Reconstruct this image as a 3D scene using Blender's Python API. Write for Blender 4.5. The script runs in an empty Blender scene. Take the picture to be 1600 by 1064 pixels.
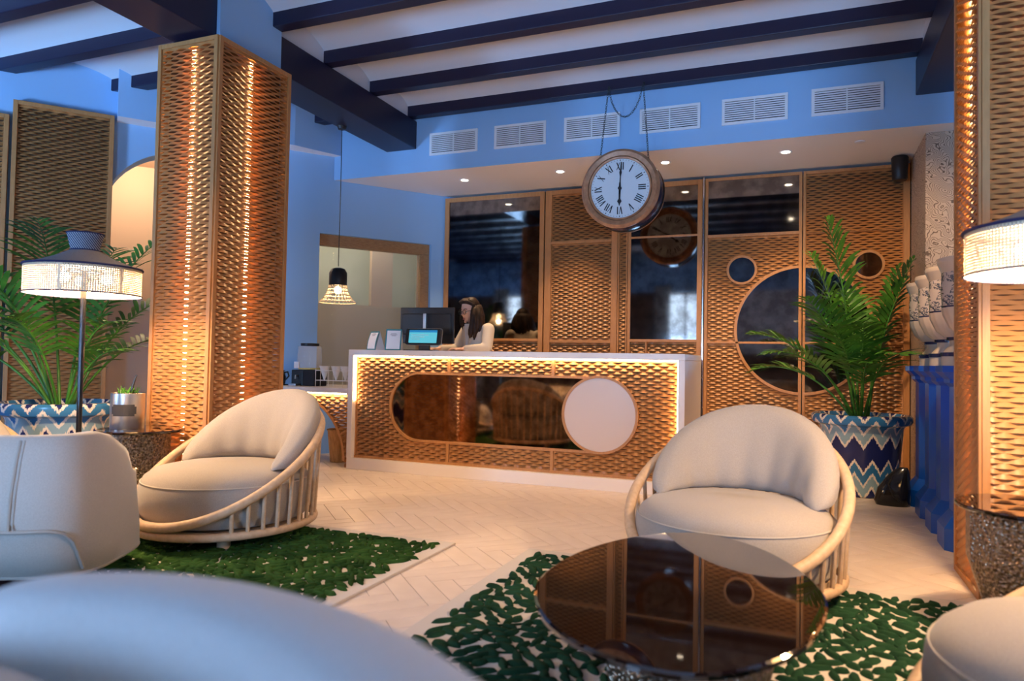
import bpy, bmesh, math, random
from mathutils import Vector, Matrix, noise
R = math.radians
PI = math.pi
sc = bpy.context.scene
col = sc.collection
random.seed(7)

# ------------------------------------------------------------------ camera
FPX = 1123.39
YAW, PITCH, ROLL = 0.386173797, 0.0290015824, 0.0183573187
CAMZ = 1.0
def cam_axes():
    fw = Vector((-math.sin(YAW), math.cos(YAW), 0)); rt = Vector((math.cos(YAW), math.sin(YAW), 0)); up = Vector((0, 0, 1))
    fw, up = math.cos(PITCH) * fw + math.sin(PITCH) * up, math.cos(PITCH) * up - math.sin(PITCH) * fw
    rt, up = math.cos(ROLL) * rt + math.sin(ROLL) * up, math.cos(ROLL) * up - math.sin(ROLL) * rt
    return rt, up, fw
RT, UP, FW = cam_axes()
cd = bpy.data.cameras.new('camera'); cam = bpy.data.objects.new('camera', cd); col.objects.link(cam)
cam.matrix_world = Matrix(((RT.x, UP.x, -FW.x, 0), (RT.y, UP.y, -FW.y, 0), (RT.z, UP.z, -FW.z, CAMZ), (0, 0, 0, 1)))
cd.sensor_width = 36; cd.lens = FPX / 1600 * 36; cd.clip_start = .02
cd.dof.use_dof = True; cd.dof.focus_distance = 5.4; cd.dof.aperture_fstop = 2.2
sc.camera = cam
def project(p):
    q = Vector(p) - Vector((0, 0, CAMZ)); w = q.dot(FW)
    return (800 + FPX * q.dot(RT) / w, 532 - FPX * q.dot(UP) / w, w) if w > .05 else (-9e9, -9e9, w)

# ------------------------------------------------------------------ world, exposure
world = bpy.data.worlds.new('World'); sc.world = world; world.use_nodes = True
world.node_tree.nodes['Background'].inputs[0].default_value = (.30, .50, .85, 1)
world.node_tree.nodes['Background'].inputs[1].default_value = .35
sc.view_settings.view_transform = 'Standard'
sc.view_settings.look = 'None'
sc.view_settings.exposure = 0.0
sc.view_settings.gamma = 1.0
sc.view_settings.use_curve_mapping = False
sc.cycles.use_denoising = True
sc.cycles.max_bounces = 8
sc.cycles.diffuse_bounces = 4
sc.cycles.sample_clamp_indirect = 6
sc.cycles.caustics_reflective = False
sc.cycles.caustics_refractive = False

# ------------------------------------------------------------------ main lights
WARM = (1.0, .66, .36)
DAY = (.28, .54, 1.0)
def area(name, loc, size, power, color, direction, spread=180):
    ld = bpy.data.lights.new(name, 'AREA'); ld.shape = 'RECTANGLE'; ld.size, ld.size_y = size
    ld.energy = power; ld.color = color; ld.spread = R(spread)
    o = bpy.data.objects.new(name, ld); col.objects.link(o); o.location = loc
    o.rotation_euler = Vector(direction).to_track_quat('-Z', 'Z').to_euler()
    return o
def spot(name, loc, target, power, angle=80, blend=.6, color=WARM, radius=.04):
    ld = bpy.data.lights.new(name, 'SPOT'); ld.energy = power; ld.spot_size = R(angle); ld.spot_blend = blend
    ld.color = color; ld.shadow_soft_size = radius
    o = bpy.data.objects.new(name, ld); col.objects.link(o); o.location = loc
    o.rotation_euler = (Vector(target) - Vector(loc)).to_track_quat('-Z', 'Y').to_euler()
    return o
def point(name, loc, power, color=WARM, radius=.04):
    ld = bpy.data.lights.new(name, 'POINT'); ld.energy = power; ld.color = color; ld.shadow_soft_size = radius
    o = bpy.data.objects.new(name, ld); col.objects.link(o); o.location = loc
    return o
REAR_Y = -1.5
WINDOWS = [(-6.75, -5.95), (-2.85, -2.05), (1.0, 2.3)]
DAYW = [(330, .60, 105), (255, .22, 170), (200, .60, 105)]     # power, upward lean of the street light, spread
for (a, b), (pw, lean, spr) in zip(WINDOWS, DAYW):      # daylight entering through the rear windows
    area('window_daylight', ((a + b) / 2, REAR_Y - .165, 1.49), (b - a - .02, 2.2), pw, DAY, (0, 1, lean), spr)

# ------------------------------------------------------------------ materials
def mat(name, base=(.5, .5, .5), rough=.5, metal=0., spec=.5, emit=None, estr=0., trans=0., ior=1.45, sheen=0., coat=0., alpha=1.):
    m = bpy.data.materials.new(name); m.use_nodes = True
    b = m.node_tree.nodes['Principled BSDF']
    b.inputs['Base Color'].default_value = (*base, 1); b.inputs['Roughness'].default_value = rough
    b.inputs['Metallic'].default_value = metal; b.inputs['Specular IOR Level'].default_value = spec
    b.inputs['Transmission Weight'].default_value = trans; b.inputs['IOR'].default_value = ior
    b.inputs['Sheen Weight'].default_value = sheen; b.inputs['Coat Weight'].default_value = coat
    b.inputs['Alpha'].default_value = alpha
    if emit:
        b.inputs['Emission Color'].default_value = (*emit, 1); b.inputs['Emission Strength'].default_value = estr
    return m
def nodes(m): return m.node_tree.nodes, m.node_tree.links, m.node_tree.nodes['Principled BSDF']
def noise_col(m, c1, c2, scale=8., detail=4., stretch=(1, 1, 1), lo=.35, hi=.65, coord='Object'):
    N, L, b = nodes(m)
    tc = N.new('ShaderNodeTexCoord'); mp = N.new('ShaderNodeMapping'); mp.inputs['Scale'].default_value = stretch
    nz = N.new('ShaderNodeTexNoise'); nz.inputs['Scale'].default_value = scale; nz.inputs['Detail'].default_value = detail
    rp = N.new('ShaderNodeValToRGB'); e = rp.color_ramp.elements
    e[0].position, e[0].color = lo, (*c1, 1); e[1].position, e[1].color = hi, (*c2, 1)
    L.new(tc.outputs[coord], mp.inputs[0]); L.new(mp.outputs[0], nz.inputs[0]); L.new(nz.outputs[0], rp.inputs[0])
    L.new(rp.outputs[0], b.inputs['Base Color'])
    return m
def bump(m, scale=200., strength=.2, dist=.002, stretch=(1, 1, 1), tex='noise'):
    N, L, b = nodes(m)
    tc = N.new('ShaderNodeTexCoord'); mp = N.new('ShaderNodeMapping'); mp.inputs['Scale'].default_value = stretch
    if tex == 'noise':
        t = N.new('ShaderNodeTexNoise'); t.inputs['Scale'].default_value = scale; t.inputs['Detail'].default_value = 3
        out = t.outputs[0]
    else:
        t = N.new('ShaderNodeTexVoronoi'); t.inputs['Scale'].default_value = scale; out = t.outputs['Distance']
    bp = N.new('ShaderNodeBump'); bp.inputs['Strength'].default_value = strength; bp.inputs['Distance'].default_value = dist
    L.new(tc.outputs['Object'], mp.inputs[0]); L.new(mp.outputs[0], t.inputs[0]); L.new(out, bp.inputs['Height'])
    L.new(bp.outputs[0], b.inputs['Normal'])
    return m
M = {}
M['plaster'] = bump(mat('blue_plaster', (.30, .52, .80), .85), 120, .12, .001)
M['soffit'] = bump(mat('soffit_plaster', (.30, .52, .80), .85), 120, .12, .001)
M['white_plaster'] = bump(mat('white_plaster', (.84, .83, .82), .85), 120, .12, .001)
M['vault'] = bump(mat('vault_plaster', (.60, .63, .68), .9), 90, .15, .001)
M['beam'] = bump(mat('navy_beam', (.013, .012, .036), .40), 60, .1, .001, (1, 8, 8))
M['beige'] = mat('beige_wall', (.66, .52, .42), .8)
M['beige2'] = mat('taupe_wall', (.62, .53, .42), .8)
M['palegreen'] = noise_col(mat('pale_grey_green', rough=.5), (.50, .55, .50), (.60, .64, .58), 2)
M['bronze'] = noise_col(mat('bronze_sheet', rough=.40, spec=.5), (.47, .205, .066), (.53, .235, .078), 6)
M['bronze_frame'] = noise_col(mat('bronze_frame', rough=.45, spec=.4), (.45, .205, .070), (.52, .24, .084), 10, 4, (6, 6, 1))
M['oak'] = noise_col(mat('oak_wood', rough=.55), (.30, .16, .07), (.42, .24, .11), 10, 5, (2, 2, 14))
M['rattan'] = noise_col(mat('pale_beech', rough=.5), (.52, .345, .205), (.62, .425, .265), 12, 4, (3, 3, 3))
M['white_solid'] = mat('white_solid_surface', (.84, .755, .68), .35)
M['vent'] = mat('vent_white', (.80, .82, .85), .5)
M['dark'] = mat('dark_void', (.015, .015, .02), .8)
M['backing'] = mat('slit_shade_backing', (.09, .045, .02), .7)  # dark tone puts the shade inside the slit openings into the colour
M['black'] = mat('black_satin', (.012, .012, .014), .4)
M['blackgloss'] = mat('black_gloss', (.01, .01, .012), .12)
M['metal'] = mat('brushed_metal', (.62, .60, .58), .3, 1.)
M['chrome'] = mat('chrome', (.75, .76, .78), .12, 1.)
M['fabric'] = bump(noise_col(mat('greige_linen', rough=.95, sheen=.25, spec=.2), (.325, .282, .240), (.395, .345, .295), 300, 2), 900, .35, .001)
M['fabric2'] = bump(noise_col(mat('cream_linen', rough=.95, sheen=.25, spec=.2), (.52, .465, .405), (.60, .545, .48), 300, 2), 900, .35, .001)
M['fabric3'] = bump(noise_col(mat('white_linen', rough=.95, sheen=.2, spec=.2), (.74, .72, .69), (.82, .80, .77), 300, 2), 900, .35, .001)
M['piping'] = mat('linen_piping', (.46, .41, .355), .95)
M['tile'] = noise_col(mat('cream_stone_tile', rough=.36, spec=.35), (.70, .575, .485), (.78, .655, .56), 5)
M['grout'] = mat('grout', (.20, .15, .12), .9)
M['rugbase'] = bump(mat('cream_rug_pile', (.62, .54, .46), 1., sheen=.3), 400, .5, .004)
M['leaf_tuft'] = bump(noise_col(mat('green_wool_tuft', rough=1., spec=.1), (.008, .030, .015), (.018, .062, .030), 6), 500, .6, .003)
M['leaf_tuft2'] = bump(noise_col(mat('moss_wool_tuft', rough=1., spec=.1), (.010, .034, .007), (.032, .085, .018), 6), 500, .6, .003)
M['led'] = mat('led_warm', (1, 1, 1), .5, emit=(1.0, .62, .28), estr=55)
M['led_edge'] = mat('led_edge_warm', (1, 1, 1), .5, emit=(1.0, .66, .33), estr=34)
M['bulb'] = mat('bulb_glow', (1, 1, 1), .5, emit=(1.0, .66, .32), estr=60)
M['bulb_soft'] = mat('bulb_soft_glow', (1, 1, 1), .5, emit=(1.0, .66, .32), estr=16)
M['down_glow'] = mat('downlight_glow', (1, 1, 1), .5, emit=(1.0, .86, .66), estr=14)
M['blue'] = mat('cobalt_lacquer', (.003, .075, .46), .30)
M['ceramic'] = mat('white_ceramic', (.62, .50, .39), .28)
M['navyglaze'] = mat('navy_glaze', (.012, .018, .075), .25)
M['green'] = noise_col(mat('palm_leaf', rough=.42, spec=.4), (.028, .105, .012), (.08, .25, .022), 7)
M['stem'] = mat('palm_stem', (.06, .12, .03), .5)
M['soil'] = bump(mat('soil', (.05, .035, .02), 1.), 80, .8, .01)
M['skin'] = mat('skin', (.74, .45, .33), .5)
M['hair'] = bump(noise_col(mat('brown_hair', rough=.55, spec=.3), (.012, .006, .004), (.045, .022, .013), 40, 3, (1, 1, .1)), 120, .6, .006, (1, 1, .12))
M['blazer'] = bump(mat('cream_blazer', (.66, .57, .46), .9), 300, .2, .002)
M['shirt'] = mat('white_shirt', (.62, .66, .72), .8)
M['trouser'] = mat('dark_trouser', (.03, .03, .04), .9)
M['screen'] = mat('screen_cyan', (.0, .1, .12), .3, emit=(.13, .58, .72), estr=.85)
M['screen2'] = mat('screen_blue', (.0, .1, .2), .3, emit=(.02, .22, .50), estr=.8)
M['card'] = mat('card_white', (.80, .80, .82), .6)
M['teal'] = mat('card_teal', (.02, .20, .25), .6)
M['greyprint'] = mat('print_grey', (.30, .28, .30), .7)
M['clockface'] = mat('clock_face', (.62, .70, .74), .45)
M['ink'] = mat('clock_ink', (.008, .008, .012), .5)
M['clockrim'] = noise_col(mat('clock_copper_rim', rough=.32, metal=.15), (.34, .165, .085), (.48, .25, .13), 20, 4, (1, 1, 1))
M['clockcase'] = mat('clock_navy_case', (.006, .012, .06), .22)
M['chain'] = mat('chain_iron', (.05, .055, .06), .45, .7)
M['wicker'] = bump(noise_col(mat('wicker', rough=.7), (.42, .22, .08), (.58, .33, .13), 60, 3, (1, 1, .2)), 140, .6, .004, (1, 1, .3))
M['shade_grey'] = bump(noise_col(mat('shade_grey_felt', rough=.95), (.17, .155, .16), (.22, .20, .20), 200), 500, .4, .002)
M['shade_navy'] = mat('shade_navy_trim', (.01, .015, .07), .7)
M['cane'] = mat('cane_strand', (.80, .66, .46), .7)
M['plastic_clear'] = mat('clear_plastic', (.90, .93, .93), .06, spec=.8, alpha=.22)
M['paper'] = mat('paper_white', (.85, .82, .78), .8)
M['wire_white'] = mat('wire_white', (.85, .80, .74), .4)
M['juice'] = mat('lemon_water', (.80, .68, .16), .1)
M['disc_reflection'] = mat('painted_beige_reflection', (.66, .53, .44), .36)  # beige mirror reflection put into one flat base colour
M['curtain'] = noise_col(mat('white_curtain', rough=.9), (.55, .5, .46), (.66, .6, .55), 4, 2, (6, 6, .2))
M['brownwall'] = noise_col(mat('brown_panel_wall', rough=.5), (.14, .065, .03), (.20, .095, .045), 5)
M['sky_pane'] = mat('window_sky', (.5, .6, .8), .5, emit=(.55, .75, 1.0), estr=4.)
def glass_mat(name, tint, rough=.0, ior=1.45):
    return mat(name, tint, rough, trans=1., ior=ior)
M['smoke'] = mat('smoked_glass', (.014, .006, .004), .03, spec=.9, coat=.5, alpha=.95)
def mirror_mat(name, c1, c2, scale, lo=.38, hi=.62, rough=.05):
    m = noise_col(mat(name, rough=rough, metal=1.), c1, c2, scale, 8, lo=lo, hi=hi); return m
M['mirror_dark'] = mirror_mat('antique_mirror', (.17, .155, .145), (.29, .27, .25), 9)
M['mirror_bronze'] = mirror_mat('antique_bronze_mirror', (.22, .15, .10), (.40, .30, .22), 12)
M['pane'] = mat('clear_pane', (.85, .95, .92), .02, spec=.7, alpha=.10)
hm = mat('hammered_bronze', (.30, .21, .14), .28, .85); noise_col(hm, (.16, .10, .06), (.50, .37, .26), 90, 2); bump(hm, 75, 1., .012, tex='voronoi'); M['hammered'] = hm
def wallpaper():
    m = mat('contour_wallpaper', rough=.8); N, L, b = nodes(m)
    tc = N.new('ShaderNodeTexCoord'); nz = N.new('ShaderNodeTexNoise'); nz.inputs['Scale'].default_value = 4.2; nz.inputs['Detail'].default_value = 2.5
    mu = N.new('ShaderNodeMath'); mu.operation = 'MULTIPLY'; mu.inputs[1].default_value = 44
    fr = N.new('ShaderNodeMath'); fr.operation = 'FRACT'
    rp = N.new('ShaderNodeValToRGB'); e = rp.color_ramp.elements
    e[0].position, e[0].color = .18, (.15, .10, .07, 1); e[1].position, e[1].color = .34, (.55, .42, .31, 1)
    L.new(tc.outputs['Object'], nz.inputs[0]); L.new(nz.outputs[0], mu.inputs[0]); L.new(mu.outputs[0], fr.inputs[0]); L.new(fr.outputs[0], rp.inputs[0]); L.new(rp.outputs[0], b.inputs['Base Color'])
    return m
M['wallpaper'] = wallpaper()
def chevron():
    """Ikat zig-zag glaze: angle and height drive stacked zig-zag bands."""
    m = mat('ikat_chevron_glaze', rough=.22, spec=.6); N, L, b = nodes(m)
    tc = N.new('ShaderNodeTexCoord'); sp = N.new('ShaderNodeSeparateXYZ'); L.new(tc.outputs['Object'], sp.inputs[0])
    def mth(op, a, bb=None):
        n = N.new('ShaderNodeMath'); n.operation = op
        for i, x in enumerate((a, bb)):
            if x is None: continue
            if isinstance(x, (int, float)): n.inputs[i].default_value = x
            else: L.new(x, n.inputs[i])
        return n.outputs[0]
    ang = mth('ARCTAN2', sp.outputs[1], sp.outputs[0])
    t = mth('MULTIPLY', ang, 14 / (2 * PI))
    tri = mth('PINGPONG', t, .5)                       # 0 .. .5
    nz = N.new('ShaderNodeTexNoise'); nz.inputs['Scale'].default_value = 60; mp = N.new('ShaderNodeMapping'); mp.inputs['Scale'].default_value = (3, 3, .25)
    L.new(tc.outputs['Object'], mp.inputs[0]); L.new(mp.outputs[0], nz.inputs[0])
    jit = mth('MULTIPLY', mth('SUBTRACT', nz.outputs[0], .5), .05)
    h = mth('ADD', mth('ADD', sp.outputs[2], jit), mth('MULTIPLY', tri, .20))
    q = mth('MULTIPLY', h, 1 / .40); f = mth('FRACT', q)
    rp = N.new('ShaderNodeValToRGB'); rp.color_ramp.interpolation = 'CONSTANT'; e = rp.color_ramp.elements
    W_, NV, TB, LB = (.74, .66, .57, 1), (.012, .018, .10, 1), (.03, .15, .33, 1), (.24, .37, .45, 1)
    stops = [(0, NV), (.18, W_), (.25, LB), (.43, W_), (.50, TB), (.68, W_), (.75, NV)]
    e[0].position, e[0].color = stops[0]; e[1].position, e[1].color = stops[1]
    for p, c in stops[2:]:
        x = e.new(p); x.color = c
    L.new(f, rp.inputs[0]); L.new(rp.outputs[0], b.inputs['Base Color'])
    return m
M['chevron'] = chevron()
def urn_glaze():
    m = mat('blue_white_majolica', rough=.25); N, L, b = nodes(m)
    tc = N.new('ShaderNodeTexCoord'); v = N.new('ShaderNodeTexVoronoi'); v.feature = 'DISTANCE_TO_EDGE'; v.inputs['Scale'].default_value = 9
    nz = N.new('ShaderNodeTexNoise'); nz.inputs['Scale'].default_value = 9; nz.inputs['Detail'].default_value = 3
    mx = N.new('ShaderNodeMixRGB'); mx.inputs[0].default_value = .25
    L.new(tc.outputs['Object'], mx.inputs[1]); L.new(nz.outputs[1], mx.inputs[2]); L.new(mx.outputs[0], v.inputs[0])
    rp = N.new('ShaderNodeValToRGB'); e = rp.color_ramp.elements
    e[0].position, e[0].color = .045, (.03, .05, .09, 1); e[1].position, e[1].color = .11, (.60, .50, .42, 1)
    L.new(v.outputs[0], rp.inputs[0]); L.new(rp.outputs[0], b.inputs['Base Color'])
    return m
M['urn'] = urn_glaze()
def shade_weave():
    m = mat('shade_navy_weave', rough=.8); N, L, b = nodes(m)
    tc = N.new('ShaderNodeTexCoord'); w = N.new('ShaderNodeTexWave'); w.inputs['Scale'].default_value = 40; w.bands_direction = 'DIAGONAL'
    rp = N.new('ShaderNodeValToRGB'); e = rp.color_ramp.elements
    e[0].position, e[0].color = .4, (.015, .02, .06, 1); e[1].position, e[1].color = .6, (.34, .36, .42, 1)
    L.new(tc.outputs['Object'], w.inputs[0]); L.new(w.outputs[0], rp.inputs[0]); L.new(rp.outputs[0], b.inputs['Base Color'])
    return m
M['weave'] = shade_weave()

# ------------------------------------------------------------------ mesh helpers
class MB:
    def __init__(s): s.v = []; s.f = []
    def add(s, vs, fs):
        o = len(s.v); s.v += [tuple(p) for p in vs]; s.f += [tuple(i + o for i in f) for f in fs]; return s
    def box(s, x0, x1, y0, y1, z0, z1):
        return s.add([(x0, y0, z0), (x1, y0, z0), (x1, y1, z0), (x0, y1, z0), (x0, y0, z1), (x1, y0, z1), (x1, y1, z1), (x0, y1, z1)],
                     [(0, 3, 2, 1), (4, 5, 6, 7), (0, 1, 5, 4), (1, 2, 6, 5), (2, 3, 7, 6), (3, 0, 4, 7)])
    def cbox(s, x0, x1, y0, y1, z0, z1, c=.006):
        """box with a chamfered outline (all twelve edges)"""
        bm = bmesh.new(); bmesh.ops.create_cube(bm, size=1)
        for v in bm.verts: v.co = Vector(((x0 + x1) / 2 + v.co.x * (x1 - x0), (y0 + y1) / 2 + v.co.y * (y1 - y0), (z0 + z1) / 2 + v.co.z * (z1 - z0)))
        bmesh.ops.bevel(bm, geom=bm.edges[:], offset=c, segments=2, affect='EDGES', profile=.6)
        bm.verts.index_update(); s.add([v.co[:] for v in bm.verts], [[v.index for v in f.verts] for f in bm.faces]); bm.free(); return s
    def tube(s, pts, r=.01, n=8, closed=False, caps=True):
        pts = [Vector(p) for p in pts]; m = len(pts)
        rs = r if isinstance(r, (list, tuple)) else [r] * m
        up = None; rings = []
        for i, p in enumerate(pts):
            a = pts[(i - 1) % m] if closed or i > 0 else p; b = pts[(i + 1) % m] if closed or i < m - 1 else p
            t = (b - a).normalized()
            if up is None:
                up = Vector((0, 0, 1)) if abs(t.z) < .9 else Vector((1, 0, 0))
            x = t.cross(up); x = x.normalized() if x.length > 1e-6 else t.orthogonal().normalized()
            y = x.cross(t).normalized(); up = y
            rings.append([p + (x * math.cos(2 * PI * k / n) + y * math.sin(2 * PI * k / n)) * rs[i] for k in range(n)])
        vs = [q for rg in rings for q in rg]; fs = []
        for i in range(m if closed else m - 1):
            j = (i + 1) % m
            for k in range(n): fs.append((i * n + k, i * n + (k + 1) % n, j * n + (k + 1) % n, j * n + k))
        if caps and not closed: fs += [tuple(range(n))[::-1], tuple((m - 1) * n + k for k in range(n))]
        return s.add(vs, fs)
    def lathe(s, prof, n=32, c=(0, 0, 0), a0=0, wob=None):
        vs = []; fs = []; m = len(prof)
        for i, (r, z) in enumerate(prof):
            for k in range(n):
                t = 2 * PI * k / n + a0; rr = r * (wob(t, i) if wob else 1)
                vs.append((c[0] + rr * math.cos(t), c[1] + rr * math.sin(t), c[2] + z))
        for i in range(m - 1):
            for k in range(n): fs.append((i * n + k, i * n + (k + 1) % n, (i + 1) * n + (k + 1) % n, (i + 1) * n + k))
        if prof[0][0] > 1e-5: fs.append(tuple(range(n))[::-1])
        if prof[-1][0] > 1e-5: fs.append(tuple((m - 1) * n + k for k in range(n)))
        return s.add(vs, fs)
    def prism(s, poly, z0, z1, T=None):
        """poly: ccw 2-D outline extruded from z0 to z1; T maps (u,v,w)->(x,y,z)"""
        T = T or (lambda u, v, w: (u, v, w)); n = len(poly)
        vs = [T(u, v, z0) for u, v in poly] + [T(u, v, z1) for u, v in poly]
        fs = [tuple(range(n))[::-1], tuple(range(n, 2 * n))] + [(i, (i + 1) % n, n + (i + 1) % n, n + i) for i in range(n)]
        return s.add(vs, fs)
    def ring(s, inner, outer, z0, z1, T):
        """frame between two outlines with equal point counts"""
        n = len(inner); vs = [T(u, v, z0) for u, v in inner] + [T(u, v, z0) for u, v in outer] + [T(u, v, z1) for u, v in inner] + [T(u, v, z1) for u, v in outer]
        fs = []
        for i in range(n):
            j = (i + 1) % n
            fs += [(i, j, n + j, n + i), (2 * n + i, 3 * n + i, 3 * n + j, 2 * n + j), (n + i, n + j, 3 * n + j, 3 * n + i), (i, 2 * n + i, 2 * n + j, j)]
        return s.add(vs, fs)
    def loft(s, rings, cap=True):
        n = len(rings[0]); vs = [p for r in rings for p in r]; fs = []
        for i in range(len(rings) - 1):
            for k in range(n): fs.append((i * n + k, i * n + (k + 1) % n, (i + 1) * n + (k + 1) % n, (i + 1) * n + k))
        if cap: fs += [tuple(range(n))[::-1], tuple((len(rings) - 1) * n + k for k in range(n))]
        return s.add(vs, fs)
    def sphere(s, c, r, n=16, m=10):
        rx, ry, rz = r if isinstance(r, (tuple, list)) else (r, r, r)
        rings = []
        for i in range(m + 1):
            a = PI * i / m - PI / 2; ca = max(math.cos(a), .001)
            rings.append([(c[0] + rx * ca * math.cos(2 * PI * k / n), c[1] + ry * ca * math.sin(2 * PI * k / n), c[2] + rz * math.sin(a)) for k in range(n)])
        return s.loft(rings)
    def mesh(s, name):
        me = bpy.data.meshes.new(name); me.from_pydata(s.v, [], s.f); me.validate(); return me
    def build(s, name, m, parent=None, smooth=False, loc=None, rot=None, fix=True, angle=None):
        me = s.mesh(name)
        if fix:
            bm = bmesh.new(); bm.from_mesh(me); bmesh.ops.recalc_face_normals(bm, faces=bm.faces); bm.to_mesh(me); bm.free()
        if smooth:
            me.polygons.foreach_set('use_smooth', [True] * len(me.polygons))
            if angle is None: angle = 40
            if angle: me.set_sharp_from_angle(angle=R(angle))
        me.materials.append(M[m] if isinstance(m, str) else m)
        o = bpy.data.objects.new(name, me); col.objects.link(o)
        if parent: o.parent = parent
        if loc: o.location = loc
        if rot: o.rotation_euler = rot
        return o
def tag(o, label, cat, group=None, kind=None):
    o['label'] = label; o['category'] = cat
    if group: o['group'] = group
    if kind: o['kind'] = kind
    return o
def thing(name, label, cat, loc=(0, 0, 0), rotz=0, group=None, kind=None):
    o = bpy.data.objects.new(name, None); col.objects.link(o); o.empty_display_size = .1
    o.location = loc; o.rotation_euler = (0, 0, rotz)
    return tag(o, label, cat, group, kind)
def inst(name, me, parent=None, loc=(0, 0, 0), rot=(0, 0, 0), scale=(1, 1, 1)):
    o = bpy.data.objects.new(name, me); col.objects.link(o); o.parent = parent
    o.location = loc; o.rotation_euler = rot; o.scale = scale; return o
def dup(root, loc, rotz, label=None, group=None):
    r = root.copy(); col.objects.link(r); r.location = loc; r.rotation_euler = (0, 0, rotz)
    if label: r['label'] = label
    if group: r['group'] = group
    for ch in list(root.children):
        c = ch.copy(); col.objects.link(c); c.parent = r
        for g in list(ch.children):
            d = g.copy(); col.objects.link(d); d.parent = c
    return r
def circle(cx, cy, r, n=48, a0=0): return [(cx + r * math.cos(2 * PI * k / n + a0), cy + r * math.sin(2 * PI * k / n + a0)) for k in range(n)]
def at(px, d):
    F = Vector((FW.x, FW.y)).normalized(); Rv = Vector((F.y, -F.x)); p = F * d + Rv * d * (px - 800) / FPX
    return p.x, p.y

def sheet(mb, u0, u1, v0, v1, T, drop=None, pu=.110, pv=.044, d=.014, g=.007, phase=0):
    """pressed metal sheet: staggered slits, upper lip pushed out and lower lip pushed in. T(u,v,w): w points out of the sheet."""
    nu = max(2, round((u1 - u0) / (pu / 8))); du = (u1 - u0) / nu
    nv = max(1, round((v1 - v0) / (pv / 2))); dv = (v1 - v0) / nv
    w = .44 * pu
    def amp(k, u):
        if k <= 0 or k >= nv: return 0.
        t = (u - u0 + (pu / 2 if (k + phase) % 2 else 0)) % pu; t = t - pu if t > pu / 2 else t
        e = min(u - u0, u1 - u) / .012
        a = math.cos(PI * t / (2 * w)) ** 1.4 if abs(t) < w else 0.
        return a * max(0, min(1, e))
    for k in range(nv):
        va, vb = v0 + k * dv, v0 + (k + 1) * dv
        idx = {}; 
        def vid(i, top):
            key = (i, top)
            if key not in idx:
                u = u0 + i * du
                if top: a = amp(k + 1, u); p = T(u, vb - g * a, -d * a)
                else: a = amp(k, u); p = T(u, va, d * a)
                idx[key] = len(mb.v); mb.v.append(p)
            return idx[key]
        for i in range(nu):
            if drop and drop(u0 + (i + .5) * du, (va + vb) / 2): continue
            mb.f.append((vid(i, 0), vid(i + 1, 0), vid(i + 1, 1), vid(i, 1)))
    return mb
def sheet_obj(name, u0, u1, v0, v1, T, parent, drop=None, m='bronze', **kw):
    mb = MB(); sheet(mb, u0, u1, v0, v1, T, drop, **kw)
    return mb.build(name, m, parent, smooth=True, fix=False, angle=0)

# ================================================================== STRUCTURE
ZB, ZBIG, ZSOF, YSOF, YP = 3.41, 3.12, 2.88, 6.28, 7.30
XL0, XL1, XR0, XR1 = -3.98, -3.633, .79, 1.14        # the two deep beams
# floor: herringbone of slender stone tiles
fl = MB().box(-8.6, 3.3, REAR_Y, 9.0, -.06, -.003).build('floor', 'grout')
tag(fl, 'pale cream stone floor laid in a herringbone of slender tiles', 'floor', kind='structure')
TL, TW = .40, .10
def in_rug(x, y): return (-1.33 < x < 1.55 and 1.0 < y < 3.58) or (-4.4 < x < -1.78 and 1.2 < y < 3.52)
tile_me = MB().cbox(-TL / 2 + .0017, TL / 2 - .0017, -TW / 2 + .0017, TW / 2 - .0017, -.02, 0, .0012).mesh('tile'); tile_me.materials.append(M['tile'])
cand = []
c45 = math.cos(PI / 4)
for j in range(-30, 31):
    for k in range(-110, 111):
        for v in (0, 1):
            if v: x, y = k * TW + TW / 2 + j * TL, k * TW + TW + TL / 2 - j * TL
            else: x, y = k * TW + TL / 2 + j * TL, k * TW + TW / 2 - j * TL
            X, Y = c45 * (x + y) * 1. - 2.4, c45 * (y - x) + 4.6
            if -6.5 < X < 3.1 and .6 < Y < 7.4:
                cand.append((X, Y, -PI / 4 + (PI / 2 if v else 0)))
def vis(c):
    px, py, w = project((c[0], c[1], 0))
    return -20 < px < 1620 and 690 < py < 1084 and not in_rug(c[0], c[1]) and not (c[1] > 5.5 and -4.0 < c[0] < -.8)
seen = sorted([c for c in cand if vis(c)], key=lambda c: math.hypot(c[0], c[1]))
seenset = set(seen[:300])
for c in seen[:300]: inst('tile', tile_me, fl, (c[0], c[1], 0), (0, 0, c[2]))
mb = MB()
for c in cand:
    if c in seenset: continue
    ca, sa = math.cos(c[2]), math.sin(c[2])
    q = [(sx * (TL / 2 - .0017), sy * (TW / 2 - .0017)) for sx, sy in ((-1, -1), (1, -1), (1, 1), (-1, 1))]
    q = [(c[0] + ca * a - sa * b, c[1] + sa * a + ca * b) for a, b in q]
    mb.add([(a, b, -.02) for a, b in q] + [(a, b, 0) for a, b in q], [(4, 5, 6, 7), (0, 1, 5, 4), (1, 2, 6, 5), (2, 3, 7, 6), (3, 0, 4, 7)])
o = mb.build('tile_field', 'tile', fl, fix=False); o['kind'] = 'stuff'

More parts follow.
